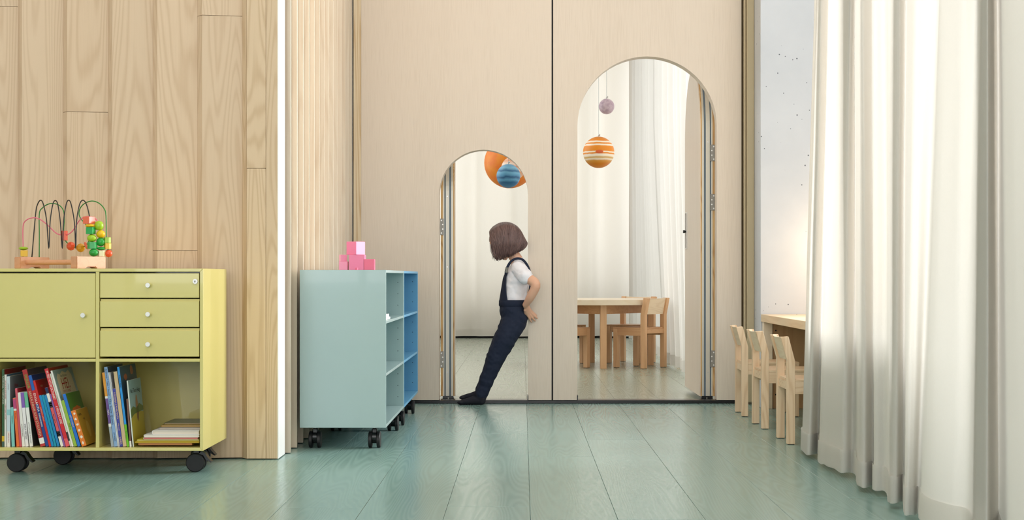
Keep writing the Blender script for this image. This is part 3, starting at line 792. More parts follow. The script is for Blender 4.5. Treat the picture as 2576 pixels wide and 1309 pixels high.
nep = [(0.0, Bl), (0.2, S(44, 96, 140)), (0.3, S(96, 160, 200)), (0.42, S(36, 86, 132)), (0.5, S(84, 148, 190)), (0.62, S(110, 172, 206)), (0.7, S(46, 100, 146)), (0.82, S(120, 176, 206)), (1.0, Bl)]
ven = [(0.0, S(236, 210, 190)), (0.3, S(222, 160, 120)), (0.38, S(240, 220, 204)), (0.55, S(214, 140, 100)), (0.65, S(240, 222, 208)), (0.8, S(216, 150, 112)), (1.0, S(236, 214, 196))]
def hang(name, px, py, rpx, Y, mat, label, cat='hanging decoration', spot=False, ring=False):
    s = F / Y; c = P(px, py, Y); r = rpx / s
    root = thing(name, label, cat, c, 'planet balls hanging in the far room')
    bm = new(); ball(bm, c, r, 40, 24); o = obj('ball', bm, mat, root, smooth=True)
    bm = new(); tube(bm, [c + Vector((0, 0, r + 0.008)), Vector((c.x, c.y, CEIL))], 0.0011 if Y < 13 else 0.0014, 6); obj('string', bm, M['gasket'], root)
    bm = new(); cyl(bm, c + Vector((0, 0, r - 0.003)), c + Vector((0, 0, r + 0.012)), 0.006, 12); ball(bm, c + Vector((0.006, -0.004, r + 0.014)), 0.007, 10, 8); obj('hook', bm, M['chrome'], root, smooth=True, angle=40)
    if spot:
        bm = new(); ball(bm, c + Vector((0, -r * 0.965, -0.03 * r)), (0.25 * r, 0.06 * r, 0.13 * r), 24, 14); obj('red_spot', bm, plain('red spot', S(214, 96, 40), 0.5), root)
    return root
hang('planet_ball', 1506, 383.5, 39.5, 12.0, globe_mat('orange banded ball', 'bands', (0, 0, 0, 0.125, 0.012, jup)), 'orange and white banded ball in the tall doorway, lower of the two', spot=True)
hang('planet_ball', 1526, 268, 19.5, 12.0, globe_mat('mauve ball', 'spots', (S(196, 176, 186), S(160, 134, 152), 34.0)), 'small mauve grey ball hanging above the banded one')
hang('planet_ball', 1279, 443, 30.0, 11.2, globe_mat('blue ball', 'bands', (0, 0, 0, 0.089, 0.03, nep)), 'blue streaked ball hanging in the small doorway above the child')
hang('planet_ball', 1291, 424, 30.0, 12.0, globe_mat('pale striped ball', 'bands', (0, 0, 0, 0.095, 0.02, ven)), 'pale pink striped ball partly hidden behind the blue one')
hang('planet_ball', 1282, 410, 64.0, 12.6, globe_mat('orange ball', 'spots', (S(228, 136, 30), S(222, 100, 30), 9.0)), 'big orange ball behind the blue one, cut by the small arch')

# ================================================================== BEAD MAZE
YB = 5.99; sB = F / YB
def TB_(cx, cy, dy=0.0):
    """crop pixel -> point on the toy's slanted plane"""
    px = 30 + cx / 6.233; py = 480 + cy / 6.233
    Y = YB - 0.577 * ((px - 160) / sB) * 0.75 + dy
    return P(px, py, Y)
th = R(-30)
toy = thing('bead_maze', 'wooden bead maze toy with bent wires standing on the yellow cabinet', 'toy', P(160, 676.0, YB))
ZB = CZ(676) + 0.0006
org = Vector(((60 - VX) / sB, YB + 0.02, ZB))
ux, uy = Vector((math.cos(th), math.sin(th), 0)), Vector((-math.sin(th), math.cos(th), 0))
RM = Matrix(((ux.x, uy.x, 0, 0), (ux.y, uy.y, 0, 0), (0, 0, 1, 0), (0, 0, 0, 1)))
bx0 = Vector(((42 - VX) / sB, YB - 0.03, ZB)); 
T4 = Matrix.Translation(bx0) @ RM
Lt = 0.345
for a, b in ((0.0, 0.035), (Lt - 0.035, Lt)):
    bm = new(); prism(bm, [(0, 0), (0.045, 0), (0.055, 0.007), (0.095, 0.007), (0.105, 0), (0.15, 0), (0.15, 0.046), (0, 0.046)], 'X', a, b)
    bmesh.ops.recalc_face_normals(bm, faces=bm.faces[:])
    bmesh.ops.bevel(bm, geom=bm.edges[:], offset=0.002, segments=2, affect='EDGES'); bmesh.ops.transform(bm, matrix=T4, verts=bm.verts[:])
    obj('end_block', bm, M['toy_wood'], toy)
for v in (0.035, 0.115):
    bm = new(); cyl(bm, (0.03, v, 0.025), (Lt - 0.03, v, 0.025), 0.0095, 20); bmesh.ops.transform(bm, matrix=T4, verts=bm.verts[:]); obj('rail', bm, M['toy_wood'], toy, smooth=True, angle=40)
def wire(pts, mat, r=0.0021):
    bm = new(); tube(bm, catmull(pts, 6), r, 10); obj('wire', bm, mat, toy, smooth=True)
pinkw = [(175, 1040, 0), (175, 875, 0), (175, 560, 0), (230, 460, 0), (340, 425, 0), (440, 450, 0), (560, 540, .0), (700, 670, 0), (810, 695, 0), (880, 685, 0), (960, 620, 0), (1050, 480, 0), (1120, 420, 0), (1190, 405, 0), (1290, 425, 0.01), (1345, 490, .01), (1375, 600, .01), (1395, 750, .01), (1400, 1040, .01)]
greenw = [(428, 1045, .05), (430, 700, .05), (430, 360, .05), (480, 270, .05), (560, 215, .05), (650, 200, .05), (750, 235, .05), (810, 320, .05), (822, 450, .05), (812, 620, .05), (830, 760, .04), (870, 820, .03), (950, 878, .03), (1080, 890, .03), (1180, 840, .03), (1230, 700, .03), (1200, 590, .03), (1150, 520, .03), (1075, 430, .03), (1052, 350, .03), (1080, 260, .03), (1150, 195, .03), (1260, 162, .03), (1370, 200, .03), (1450, 290, .03), (1475, 400, .03), (1482, 730, .03), (1500, 870, .03), (1515, 1045, .03)]
blackw = [(313, 1045, .02), (370, 380, .02), (400, 220, .02), (450, 150, .02), (495, 220, .0), (545, 480, -.01), (578, 905, -.02), (600, 480, -.01), (640, 220, .0), (680, 155, .02), (720, 220, .0), (760, 500, -.01), (790, 905, -.02), (808, 500, -.01), (850, 220, 0), (890, 150, .02), (930, 220, 0), (980, 500, -.01), (1000, 905, -.02), (1015, 480, -.01), (1060, 220, 0), (1115, 150, .01), (1170, 220, 0), (1215, 400, -.015), (1225, 550, -.02), (1253, 745, -.02), (1280, 970, -.02), (1282, 1040, -.02)]
cm = {n: plain(n + ' bead paint', c, 0.3, 0.5) for n, c in dict(red=S(222, 84, 44), salmon=S(236, 112, 78), yellow=S(232, 186, 22), green=S(36, 156, 60), lime=S(158, 196, 40), leaf=S(44, 164, 84), cream=S(236, 236, 190), amber=S(212, 152, 20)).items()}
wire([TB_(*p) for p in pinkw], plain('pink wire', S(232, 110, 140), 0.35))
wire([TB_(*p) for p in greenw], plain('green wire', S(30, 128, 44), 0.35))
wire([TB_(*p) for p in blackw], plain('black wire', S(20, 16, 16), 0.35), 0.0022)
def bead(cx, cy, w_, h_, kind, col, dy=0.0, rot=0.0, tilt=0.0):
    c = TB_(cx, cy, dy); k = 1 / 6.233 / sB; w_ *= k; h_ *= k
    bm = new()
    if kind == 'cube':
        box(bm, -w_ / 2 * 0.8, w_ / 2 * 0.8, -w_ / 2 * 0.8, w_ / 2 * 0.8, -h_ / 2, h_ / 2, 0.001, 2)
    elif kind == 'hex': tube(bm, [(0, 0, -h_ / 2), (0, 0, -h_ / 2 + 0.001), (0, 0, h_ / 2 - 0.001), (0, 0, h_ / 2)], [w_ / 2 * 0.95, w_ / 2, w_ / 2, w_ / 2 * 0.95], 6)
    elif kind == 'ball': ball(bm, (0, 0, 0), (w_ / 2, w_ / 2, h_ / 2))
    elif kind == 'facet': ball(bm, (0, 0, 0), (w_ / 2, w_ / 2, h_ / 2), 8, 5)
    elif kind == 'barrel': tube(bm, [(0, 0, z * h_ / 2) for z in (-1, -.8, -.35, .35, .8, 1)], [w_ / 2 * q for q in (.45, .75, 1, 1, .75, .45)], 20)
    m = Matrix.Translation(c) @ Matrix.Rotation(tilt, 4, 'Y') @ Matrix.Rotation(rot, 4, 'Z'); bmesh.ops.transform(bm, matrix=m, verts=bm.verts[:])
    obj('bead', bm, cm[col], toy, smooth=kind in ('ball', 'barrel'), angle=35 if kind == 'barrel' else None)
for a in [(180, 905, 145, 55, 'ball', 'lime'), (190, 985, 135, 100, 'cube', 'yellow', 0, R(20)), (820, 705, 105, 150, 'hex', 'red', 0, R(10)),
          (1210, 463, 165, 112, 'cube', 'salmon', -.015, R(-30)), (1225, 550, 145, 58, 'ball', 'yellow', -.02), (1237, 628, 138, 108, 'cube', 'leaf', -.02, R(-12)), (1253, 745, 144, 120, 'ball', 'lime', -.02),
          (1262, 860, 152, 105, 'hex', 'leaf', -.02, R(12)), (1282, 972, 140, 124, 'ball', 'green', -.02),
          (1365, 550, 140, 140, 'barrel', 'lime', .01), (1392, 682, 138, 124, 'ball', 'yellow', .01), (1392, 805, 135, 125, 'barrel', 'green', .01), (1398, 907, 140, 52, 'ball', 'green', .01), (1408, 987, 130, 94, 'hex', 'cream', .01, R(10)),
          (1495, 775, 110, 86, 'hex', 'lime', .03, R(10)), (1500, 870, 110, 92, 'hex', 'yellow', .03, R(10)), (1515, 985, 118, 118, 'ball', 'red', .03),
          (925, 870, 140, 140, 'facet', 'red', .03, R(20)), (1078, 897, 136, 140, 'facet', 'amber', .03, R(20)), (1165, 862, 50, 125, 'ball', 'salmon', .03, 0, R(-22))]:
    bead(*a)

# ================================================================== BOOKS
def text_mesh(s, size):
    cu = bpy.data.curves.new('t', 'FONT'); cu.body = s; cu.size = size; cu.align_x = 'LEFT'; cu.align_y = 'CENTER'; cu.resolution_u = 2; cu.fill_mode = 'FRONT'
    o = bpy.data.objects.new('t', cu); C.objects.link(o); bpy.context.view_layer.update()
    me = bpy.data.meshes.new_from_object(o.evaluated_get(bpy.context.evaluated_depsgraph_get()))
    bpy.data.objects.remove(o); bpy.data.curves.remove(cu); return me
colcache = {}
def paint(c, rough=0.4):
    if c not in colcache: colcache[c] = plain('printed card %d %d %d' % c, S(*c), rough, 0.4, var=0.05)
    return colcache[c]
BS = 655.0; YBK = F / BS; zsh = Z0 + t + 0.0
zsh = CZ(1135) + 0.0125
def BXm(cx): return (cx / 4.954 - VX) / BS
def BZm(cy): return CH - (900 + cy / 4.954 - VY) / BS
LASTB = {}
def book(b0, b1, t0, topy, depth, spine, label, cover=None, bands=(), text=(), group='books standing in the left bay', setback=0.0, ctext=None, shapes=None):
    """b0,b1 foot of the spine and t0 its upper left corner, in crop pixels; bands = (from, to, colour) as fractions of the height"""
    x0, x1 = BXm(b0), BXm(b1); th_ = max(x1 - x0, 0.0035); xt = BXm(t0); zt = BZm(topy)
    dz = zt - zsh
    for pv in LASTB.setdefault('right' in group, []):
        x0 = max(x0, pv[0] + 0.0004)
        zm = min(dz, pv[2]) ; need = pv[0] + (pv[1] - pv[0]) * zm / pv[2] + 0.0004
        have = x0 + (xt - x0) * zm / dz
        if have < need: xt = x0 + (need - x0) * dz / zm
        x0 = max(x0, xt)
    dx = xt - x0
    ang = math.atan2(dx, dz); H = math.hypot(dx, dz); wd = th_ * math.cos(ang)
    lift = wd * math.sin(-ang) if ang < 0 else 0.0
    ang = min(ang, 0.0); wd -= 0.0008
    tw_ = (wd + 0.0008) / math.cos(ang); LASTB['right' in group].append((x0 + tw_, x0 + tw_ + dz * math.tan(ang), dz))
    # pivot about the lower right corner: the book rests on it and leans left
    M4 = Matrix.Translation((x0, YBK + setback, zsh + 0.0003)) @ Matrix.Rotation(ang, 4, 'Y') @ Matrix.Translation((wd, 0, 0))
    root = thing('book', label, 'book', (x1, YBK + setback, zsh), group)
    def put_(bm): bmesh.ops.transform(bm, matrix=M4, verts=bm.verts[:]); return bm
    c = 0.0012 if wd > 0.006 else 0.0007
    bm = new(); box(bm, -wd, 0, 0, depth, 0, H, 0.0006)
    # hollow look: the page block shows at the top, slightly set down
    cov = obj('cover', put_(bm), paint(cover if cover else spine), root)
    bm = new(); box(bm, -wd - 0.00015, 0.00015, -0.0006, 0.003, 0.0002, H + 0.0002); sp = obj('spine', put_(bm), paint(spine), root)
    bm = new(); box(bm, -wd + c, -c, 0.004, depth + 0.0004, H - 0.0005, H + 0.0005); obj('page_block', put_(bm), M['pages'], root)
    for a, b_, colr in bands:
        bm = new(); box(bm, -wd - 0.0003, 0.0003, -0.0010, 0.0025, H * a, H * b_); obj('band', put_(bm), paint(colr), sp)
    for tx in text:
        s, a, sz, mat = tx[:4]; end = tx[4] if len(tx) > 4 else 0.03
        me = text_mesh(s, sz); ln = max(v.co.x for v in me.vertices); hh = max(v.co.y for v in me.vertices) - min(v.co.y for v in me.vertices)
        fx = min(1.0, (a - end) * H / ln) if len(tx) < 5 else (a - end) * H / ln; fy = min(1.0, 0.8 * wd / hh)
        for v in me.vertices: v.co.x *= fx; v.co.y *= fy
        b = new(); b.from_mesh(me); bpy.data.meshes.remove(me)
        m = Matrix.Translation((-wd / 2, -0.0014, H * a)) @ Matrix.Rotation(R(90), 4, 'Y') @ Matrix.Rotation(R(90), 4, 'X')
        bmesh.ops.transform(b, matrix=m, verts=b.verts[:]); obj('title', put_(b), M[mat], sp)
    if ctext:
        for (s, u, v, sz, mat) in ctext:
            me = text_mesh(s, sz); b = new(); b.from_mesh(me); bpy.data.meshes.remove(me)
            m = Matrix.Translation((0.0006, depth * u, H * v)) @ Matrix.Rotation(R(90), 4, 'Z') @ Matrix.Rotation(R(90), 4, 'X')
            bmesh.ops.transform(b, matrix=m, verts=b.verts[:]); obj('cover_title', put_(b), M[mat] if isinstance(mat, str) else mat, cov)
    if shapes:
        for (kind, pts, colr) in shapes:
            b = new()
            if kind == 'spine': vs = [b.verts.new((-wd / 2 + u * wd, -0.0012, v * H)) for u, v in pts]
            else: vs = [b.verts.new((0.0005, u * depth, v * H)) for u, v in pts]
            b.faces.new(vs); obj('picture', put_(b), paint(colr), cov if kind == 'cover' else sp)
    return root
def ell(cx, cy, rx, ry, n=16, wob=0.0, seed=0):
    g = random.Random(seed); return [(cx + rx * math.cos(2 * math.pi * k / n) * (1 + wob * (g.random() - .5)), cy + ry * math.sin(2 * math.pi * k / n) * (1 + wob * (g.random() - .5))) for k in range(n)]
WH = (234, 230, 224)
book(25, 56, 27, 150, .25, (58, 96, 62), 'dark green book at the very left of the left bay', cover=(150, 34, 34), bands=((0.07, 0.14, (214, 178, 40)), (0.0, 0.07, (70, 100, 90))), text=(('VUODEN KIRJA * II KERTOMUKSIA', .92, .009, 'ink_white', .55),))
book(57, 83, 50, 215, .22, WH, 'thin white book with red spine lettering next to the green one', text=(('SATUJA MUUN & SEN KAVERIT', .92, .0075, 'ink_red', .66), ('* KERTOJAN SATUJA', .6, .0065, 'ink_red', .38)), cover=(90, 130, 160))
book(90, 130, 78, 238, .21, (206, 220, 228), 'pale blue book with a grey cover and dark lettering, third in the bay', cover=(140, 146, 150), bands=((0.0, .22, WH), (.45, .53, (150, 200, 206))), text=(('MEIDAN SATU', .20, .006, 'ink_red'), ('JOKINEN', .9, .006, 'gasket')), ctext=(('Hevi', .25, .86, .022, 'ink_red'),))
book(147, 187, 116, 625, .16, (128, 196, 192), 'small teal paperback leaning at the foot of the left bay', text=(('TARINOITA', .8, .006, 'ink'),), cover=(120, 60, 70))
book(208, 244, 124, 508, .16, (236, 112, 52), 'orange paperback with a white and pink head', bands=((.78, .985, (186, 70, 120)), (.74, .78, WH)), cover=(140, 90, 120), text=(('Aku Aatu', .7, .007, 'ink_red', .58),))
book(246, 274, 168, 388, .20, (206, 84, 100), 'rose red book standing behind the orange-spined paperback', cover=(182, 44, 60))
book(278, 314, 184, 440, .19, WH, 'plain white paperback left of the purple-headed one', text=(('KULTAKUTRI JA KARHUT', .42, .006, 'ink', .18),))
book(318, 358, 218, 438, .19, (238, 234, 234), 'white paperback with a purple head', bands=((.72, 1.0, (132, 92, 176)),), text=(('SINIS JA MERITIIAN', .42, .009, 'ink', .14),))
book(372, 414, 270, 436, .19, (238, 236, 232), 'white paperback with a mint green head', bands=((.72, 1.0, (110, 184, 150)),), cover=(70, 66, 64), text=(('LOTTA JA KOIRA YSTAVYKSET', .45, .006, 'ink'),))
book(508, 570, 264, 160, .24, (178, 42, 44), 'thick dark red book with gold and green spine lettering', bands=((.0, .02, (196, 60, 60)), (.035, .11, WH),), text=(('OVI JOULUUN', .94, .017, 'ink_green', .76), ('ARKKALINNAN SUURI JOULUKIRJA', .72, .0135, 'ink_gold', .13)), cover=(86, 70, 78))
book(573, 612, 350, 228, .23, (26, 66, 140), 'blue and red book with white lettering right of the thick red one', bands=((.79, 1.0, (34, 96, 180)), (.6, .79, (198, 40, 50))), cover=(34, 60, 130), text=(('ENGLANTIA', .75, .016, 'ink_white', .49), ('Aakkosmaasta', .47, .010, 'ink_white', .28)))
book(613, 642, 408, 292, .22, (206, 36, 34), 'bright red book with a small pale label on its cover', cover=(196, 30, 30), ctext=(('KIRJA', .2, .9, .012, 'ink_gold'),), text=(('TARINOITA LAPSILLE', .6, .006, 'ink_gold'),))
book(644, 676, 478, 476, .18, (20, 136, 196), 'first of the three blue pamphlets', group='blue pamphlets in the left bay', cover=(18, 110, 160))
book(680, 710, 512, 474, .18, (20, 144, 176), 'middle, slightly greener one of the three blue pamphlets', group='blue pamphlets in the left bay', cover=(20, 120, 150))
book(716, 748, 545, 474, .18, (24, 130, 190), 'rightmost of the three blue pamphlets, beside the striped spine', group='blue pamphlets in the left bay', cover=(30, 90, 150))
book(760, 796, 538, 380, .19, (222, 92, 96), 'book with a red and white spine crossed by black stripes', bands=((.9, 1.0, (30, 40, 80)), (.76, .9, WH), (.66, .76, (40, 36, 40)), (.69, .705, WH), (.72, .735, WH), (.17, .26, (40, 36, 40)), (.19, .205, WH), (.22, .235, WH), (.0, .17, WH)), text=(('Ainu, pipsa', .55, .008, 'ink'),))
book(798, 820, 598, 462, .18, (136, 90, 160), 'thin purple book tucked beside the red dictionary')
book(824, 872, 506, 145, .25, (214, 38, 50), 'tall red picture dictionary with white spine lettering', bands=((.0, .10, (226, 90, 100)),), cover=(186, 60, 40), text=(('MY FIRST PICTURE DICTIONARY', .97, .0125, 'ink_white', .60), ('A WILKES & C.KING', .52, .0125, 'ink_white', .29)))
book(876, 896, 585, 205, .22, (216, 208, 192), 'thin cream book between the red dictionary and the tall pale one', bands=((.08, .2, (50, 44, 44)),), text=(('KOTIKULMAN SATUJA', .7, .005, 'ink'),))
book(898, 922, 600, 168, .25, (232, 230, 222), 'tall pale blue picture book with red letters on a cream cover', cover=(160, 184, 186), bands=((.0, .14, WH),),
     shapes=(('cover', [(.10, .5), (.12, .90), (.2, .95), (.3, .93), (.44, .97), (.6, .94), (.76, .97), (.86, .9), (.88, .8), (.9, .5)], (232, 214, 184)),), ctext=(('HEI,', .26, .80, .062, 'ink_red'), ('Satu Kettunen', .3, .91, .014, 'ink'), ('hirvi ja kettu', .24, .71, .019, 'ink_red')))
book(925, 966, 752, 542, .19, (150, 186, 70), 'slim lime green book leaning near the bay\'s right end', text=(('RUPI LI', .5, .008, 'ink'),))
book(970, 1010, 762, 462, .18, (34, 112, 206), 'blue-spined book with an orange animal on a green cover', cover=(82, 128, 44), text=(('KETTU MIINA', .6, .008, 'ink_gold'),), shapes=(('cover', ell(.48, .62, .32, .12, 18, .35, 2), (208, 108, 40)),))
an = []
for k, (v, rx, ry) in enumerate(((.91, .22, .03), (.76, .26, .035), (.61, .24, .034), (.45, .25, .036), (.26, .26, .036), (.09, .22, .04))):
    an.append(('spine', ell(.0 + .04 * (-1) ** k, v, rx, ry, 11, .7, 20 + k), (240, 230, 214)))
book(1022, 1086, 884, 672, .15, (230, 128, 44), 'orange board book with white animal shapes at the right end of the leaning row', cover=(196, 150, 50), shapes=an + [('cover', ell(.6, .4, .13, .24, 14, .4, 5), (216, 176, 84))], ctext=(('koira', .12, .86, .017, 'ink'), ('voi', .4, .72, .017, 'ink')))
# right bay
gr = 'books standing in the right bay'
book(1388, 1421, 1272, 190, .21, (112, 84, 150), 'purple and orange book at the left of the right bay', bands=((.68, 1.0, (230, 158, 60)), (.65, .68, WH), (.27, .31, WH), (.0, .27, (160, 170, 176))), group=gr, text=(('MITÄ', .5, .009, 'ink_white'),))
book(1424, 1466, 1292, 122, .22, (136, 172, 216), 'light blue book with dark blue spine lettering', cover=(90, 100, 120), group=gr, text=(('The Snow Queen', .60, .0155, 'ink', .28), ('HANS ANDERSEN', .18, .007, 'ink', .07), ('Anderson * Tales * Stories', .98, .009, 'ink', .64)))
book(1468, 1482, 1345, 188, .21, (222, 222, 224), 'thin white book directly right of the light blue one', group=gr)
book(1482, 1494, 1362, 188, .21, (200, 200, 206), 'thin grey white book left of the violet blue one', group=gr)
book(1496, 1532, 1396, 392, .19, (66, 70, 160), 'short violet blue book with pale lettering', group=gr, text=(('LUKUKIRJA A MAAILMASTA', .94, .009, 'ink_gold', .48), ('Min Luki', .40, .007, 'ink_gold', .28), ('VARIS', .17, .012, 'ink_gold', .04)))
book(1535, 1582, 1393, 182, .22, (206, 180, 140), 'thick beige cloth-spined book in the right bay', group=gr, cover=(120, 100, 80))
book(1584, 1612, 1460, 120, .24, (40, 146, 220), 'tall blue book with a lime green foot', bands=((.0, .28, (110, 190, 30)),), cover=(70, 96, 116), group=gr, text=(('KARHUN KEVAT', .9, .007, 'ink'), ('Mauri Kunnas', .2, .006, 'ink')), shapes=(('cover', ell(.3, .86, .1, .04, 12, .3, 3), (200, 110, 80)), ('cover', ell(.7, .93, .1, .06, 12, .3, 4), (190, 120, 90))))
book(1618, 1642, 1575, 520, .17, (120, 84, 72), 'thin brown book behind the meadow picture book', group=gr, bands=((.0, .12, WH),))
book(1655, 1672, 1553, 292, .19, (214, 220, 210), 'picture book with a sky and yellow meadow cover', cover=(150, 186, 196), group=gr,
     shapes=(('cover', [(0, .0), (1, .0), (1, .48), (.6, .50), (.2, .47), (0, .42)], (196, 176, 60)), ('cover', [(.0, .43), (.3, .48), (1, .5), (1, .56), (.7, .62), (.45, .56), (.2, .6), (0, .55)], (96, 120, 60)), ('cover', ell(.52, .55, .1, .2, 14, .3, 6), (176, 130, 96))),
     ctext=(('No Tears Hug', .1, .83, .024, 'ink'),))
# lying stack
def flat_book(cx0, cx1, cy0, cy1, depth, col, label, setback=0.0, stripe=None, yaw=0.0):
    xa, xb = BXm(cx0), BXm(cx1); za, zb = BZm(cy1), BZm(cy0)
    za = max(za, zsh + 0.0003)
    root = thing('book', label, 'book', ((xa + xb) / 2, YBK + setback, za), 'books lying in a stack in the right bay')
    H = zb - za; c = min(0.0012, H * .2)
    bm = new(); box(bm, xa, xb, YBK + setback, YBK + setback + depth, za, za + c); box(bm, xa, xb, YBK + setback, YBK + setback + depth, zb - c, zb); box(bm, xa, xa + 0.002, YBK + setback, YBK + setback + depth, za, zb)
    obj('cover', bm, paint(col), root)
    bm = new(); box(bm, xa + 0.002, xb - 0.002, YBK + setback + 0.002, YBK + setback + depth - 0.002, za + c, zb - c); obj('page_block', bm, paint(stripe) if stripe else M['pages'], root)
st = [(1722, 2395, 1068, 1092, .20, (190, 130, 70), 'brown book at the very bottom of the lying stack', 0, (176, 120, 70)),
      (1682, 2482, 1045, 1066, .22, (206, 178, 30), 'lower of the two yellow books in the lying stack', 0, (180, 150, 40)),
      (1700, 2480, 1022, 1044, .21, (196, 176, 40), 'upper of the two yellow books in the lying stack', .004, (200, 190, 120)),
      (1786, 2468, 994, 1021, .2, (214, 196, 180), 'white and red edged book above the yellow pair', 0, (206, 110, 100)),
      (1790, 2482, 962, 993, .2, (232, 228, 226), 'white book in the middle of the lying stack', .002, None),
      (1890, 2478, 912, 961, .18, (238, 234, 230), 'thickest white book in the lying stack', .008, (224, 212, 196)),
      (1940, 2482, 890, 911, .18, (150, 140, 132), 'grey brown book on the thick white one', .05, (206, 196, 180)),
      (1945, 2482, 868, 889, .18, (190, 150, 60), 'ochre book near the top of the lying stack', .08, (190, 160, 110)),
      (1960, 2482, 850, 867, .18, (120, 120, 90), 'olive book topping the lying stack', .11, (190, 160, 120))]
for a in st: flat_book(*a)
# ================================================================== THE CHILD
YK = 9.03; sK = 422.0
def K(px, py, dy=0.0): return Vector(((px - VX) / sK, YK + dy, CH - (py - VY) / sK))
kid = thing('person', 'child in white T-shirt and navy dungarees leaning back against the small doorway, head bowed', 'person', K(1207, 1018, 0))
def remesh(bm, voxel, name, mat, parent, disp=None, smooth_it=4, sub=False):
    bmesh.ops.recalc_face_normals(bm, faces=bm.faces[:])
    me = bpy.data.meshes.new('r'); bm.to_mesh(me); bm.free()
    o = bpy.data.objects.new('r', me); C.objects.link(o)
    md = o.modifiers.new('r', 'REMESH'); md.mode = 'VOXEL'; md.voxel_size = voxel; md.use_smooth_shade = True
    if smooth_it:
        ms = o.modifiers.new('s', 'SMOOTH'); ms.factor = 0.5; ms.iterations = smooth_it
    bpy.context.view_layer.update()
    me2 = bpy.data.meshes.new_from_object(o.evaluated_get(bpy.context.evaluated_depsgraph_get()))
    bpy.data.objects.remove(o)
    b = new(); b.from_mesh(me2); bpy.data.meshes.remove(me2)
    if disp:
        b.normal_update()
        for v in b.verts: v.co += v.normal * disp(v.co)
    return obj(name, b, mat, parent, smooth=True)
def limb(bm, pts, rads, seg=16, flat=1.0, up=(0, 1, 0)):
    P_ = catmull(pts, 5); n = len(pts)
    rr = []
    for i in range(len(P_)):
        u = i / 5.0; a = min(int(u), n - 2); f = u - a; f = f * f * (3 - 2 * f)
        r0, r1 = rads[a], rads[a + 1]
        r0 = r0 if isinstance(r0, tuple) else (r0, r0); r1 = r1 if isinstance(r1, tuple) else (r1, r1)
        rr.append((r0[0] * (1 - f) + r1[0] * f, r0[1] * (1 - f) + r1[1] * f))
    tube(bm, P_, rr, seg, True, 1.0, up)
    ball(bm, P_[0], min(rr[0]), 14, 10); ball(bm, P_[-1], min(rr[-1]), 14, 10)
def skin_mat():
    t_ = NT('skin'); n = t_.noise(t_.coords((14, 14, 14), False), 1.0, 3.0)
    c = t_.mix(n, S(232, 188, 160), S(218, 160, 132)); m = t_.base(c, 0.5, 0.35)
    t_.b.inputs['Subsurface Weight'].default_value = 0.08; t_.b.inputs['Subsurface Radius'].default_value = (0.01, 0.004, 0.002); return m
M['skin'] = skin_mat()
# -- head frame
hc = K(1267, 609, 0.0); fw = Vector((-0.73, 0, -0.68)).normalized(); hu = Vector((-0.68, 0, 0.73)).normalized(); hl = Vector((0, 1, 0))
def H(f, u, l=0.0): return hc + fw * f + hu * u + hl * l
HM = Matrix(((fw.x, hl.x, hu.x, 0), (fw.y, hl.y, hu.y, 0), (fw.z, hl.z, hu.z, 0), (0, 0, 0, 1)))
bm = new()
ball(bm, H(-0.012, 0.024), (0.084, 0.068, 0.074), 28, 18, HM)
ball(bm, H(0.022, -0.02), (0.058, 0.056, 0.066), 24, 16, HM)
ball(bm, H(0.036, -0.058), (0.034, 0.038, 0.030), 20, 14, HM)
ball(bm, H(0.058, -0.078), (0.014, 0.017, 0.012), 16, 10, HM)     # chin
for s in (-1, 1):
    ball(bm, H(0.048, -0.035, s * 0.030), (0.024, 0.022, 0.024), 16, 12, HM)   # cheeks
    ball(bm, H(-0.006, -0.015, s * 0.066), (0.014, 0.007, 0.021), 14, 10, HM)  # ears
    ball(bm, H(0.064, 0.012, s * 0.028), (0.012, 0.020, 0.007), 14, 10, HM)    # brows
limb(bm, [H(0.070, 0.006), H(0.080, -0.012), H(0.089, -0.026)], [0.006, 0.007, 0.009])   # nose
ball(bm, H(0.074, -0.049), (0.009, 0.016, 0.005), 14, 8, HM); ball(bm, H(0.072, -0.058), (0.009, 0.014, 0.005), 14, 8, HM)  # lips
# neck, trunk
limb(bm, [H(-0.015, -0.01), K(1292, 641), K(1302, 660), K(1303, 680)], [(0.040, 0.040), (0.034, 0.036), (0.036, 0.040), (0.05, 0.05)])
limb(bm, [K(1304, 672), K(1300, 700), K(1295, 735), K(1291, 765), K(1291, 795)], [(0.085, 0.048), (0.08, 0.066), (0.076, 0.066), (0.078, 0.068), (0.085, 0.072)])
# legs (inside the trousers) and feet
legN = [K(1293, 800, -0.045), K(1271, 850, -0.055), K(1250, 893, -0.055), K(1231, 940, -0.055), K(1208, 998, -0.055)]
legF = [K(1290, 800, 0.045), K(1268, 850, 0.045), K(1246, 893, 0.045), K(1228, 940, 0.045), K(1206, 992, 0.05)]
for L_ in (legN, legF): limb(bm, L_, [0.036, 0.045, 0.038, 0.031, 0.025])
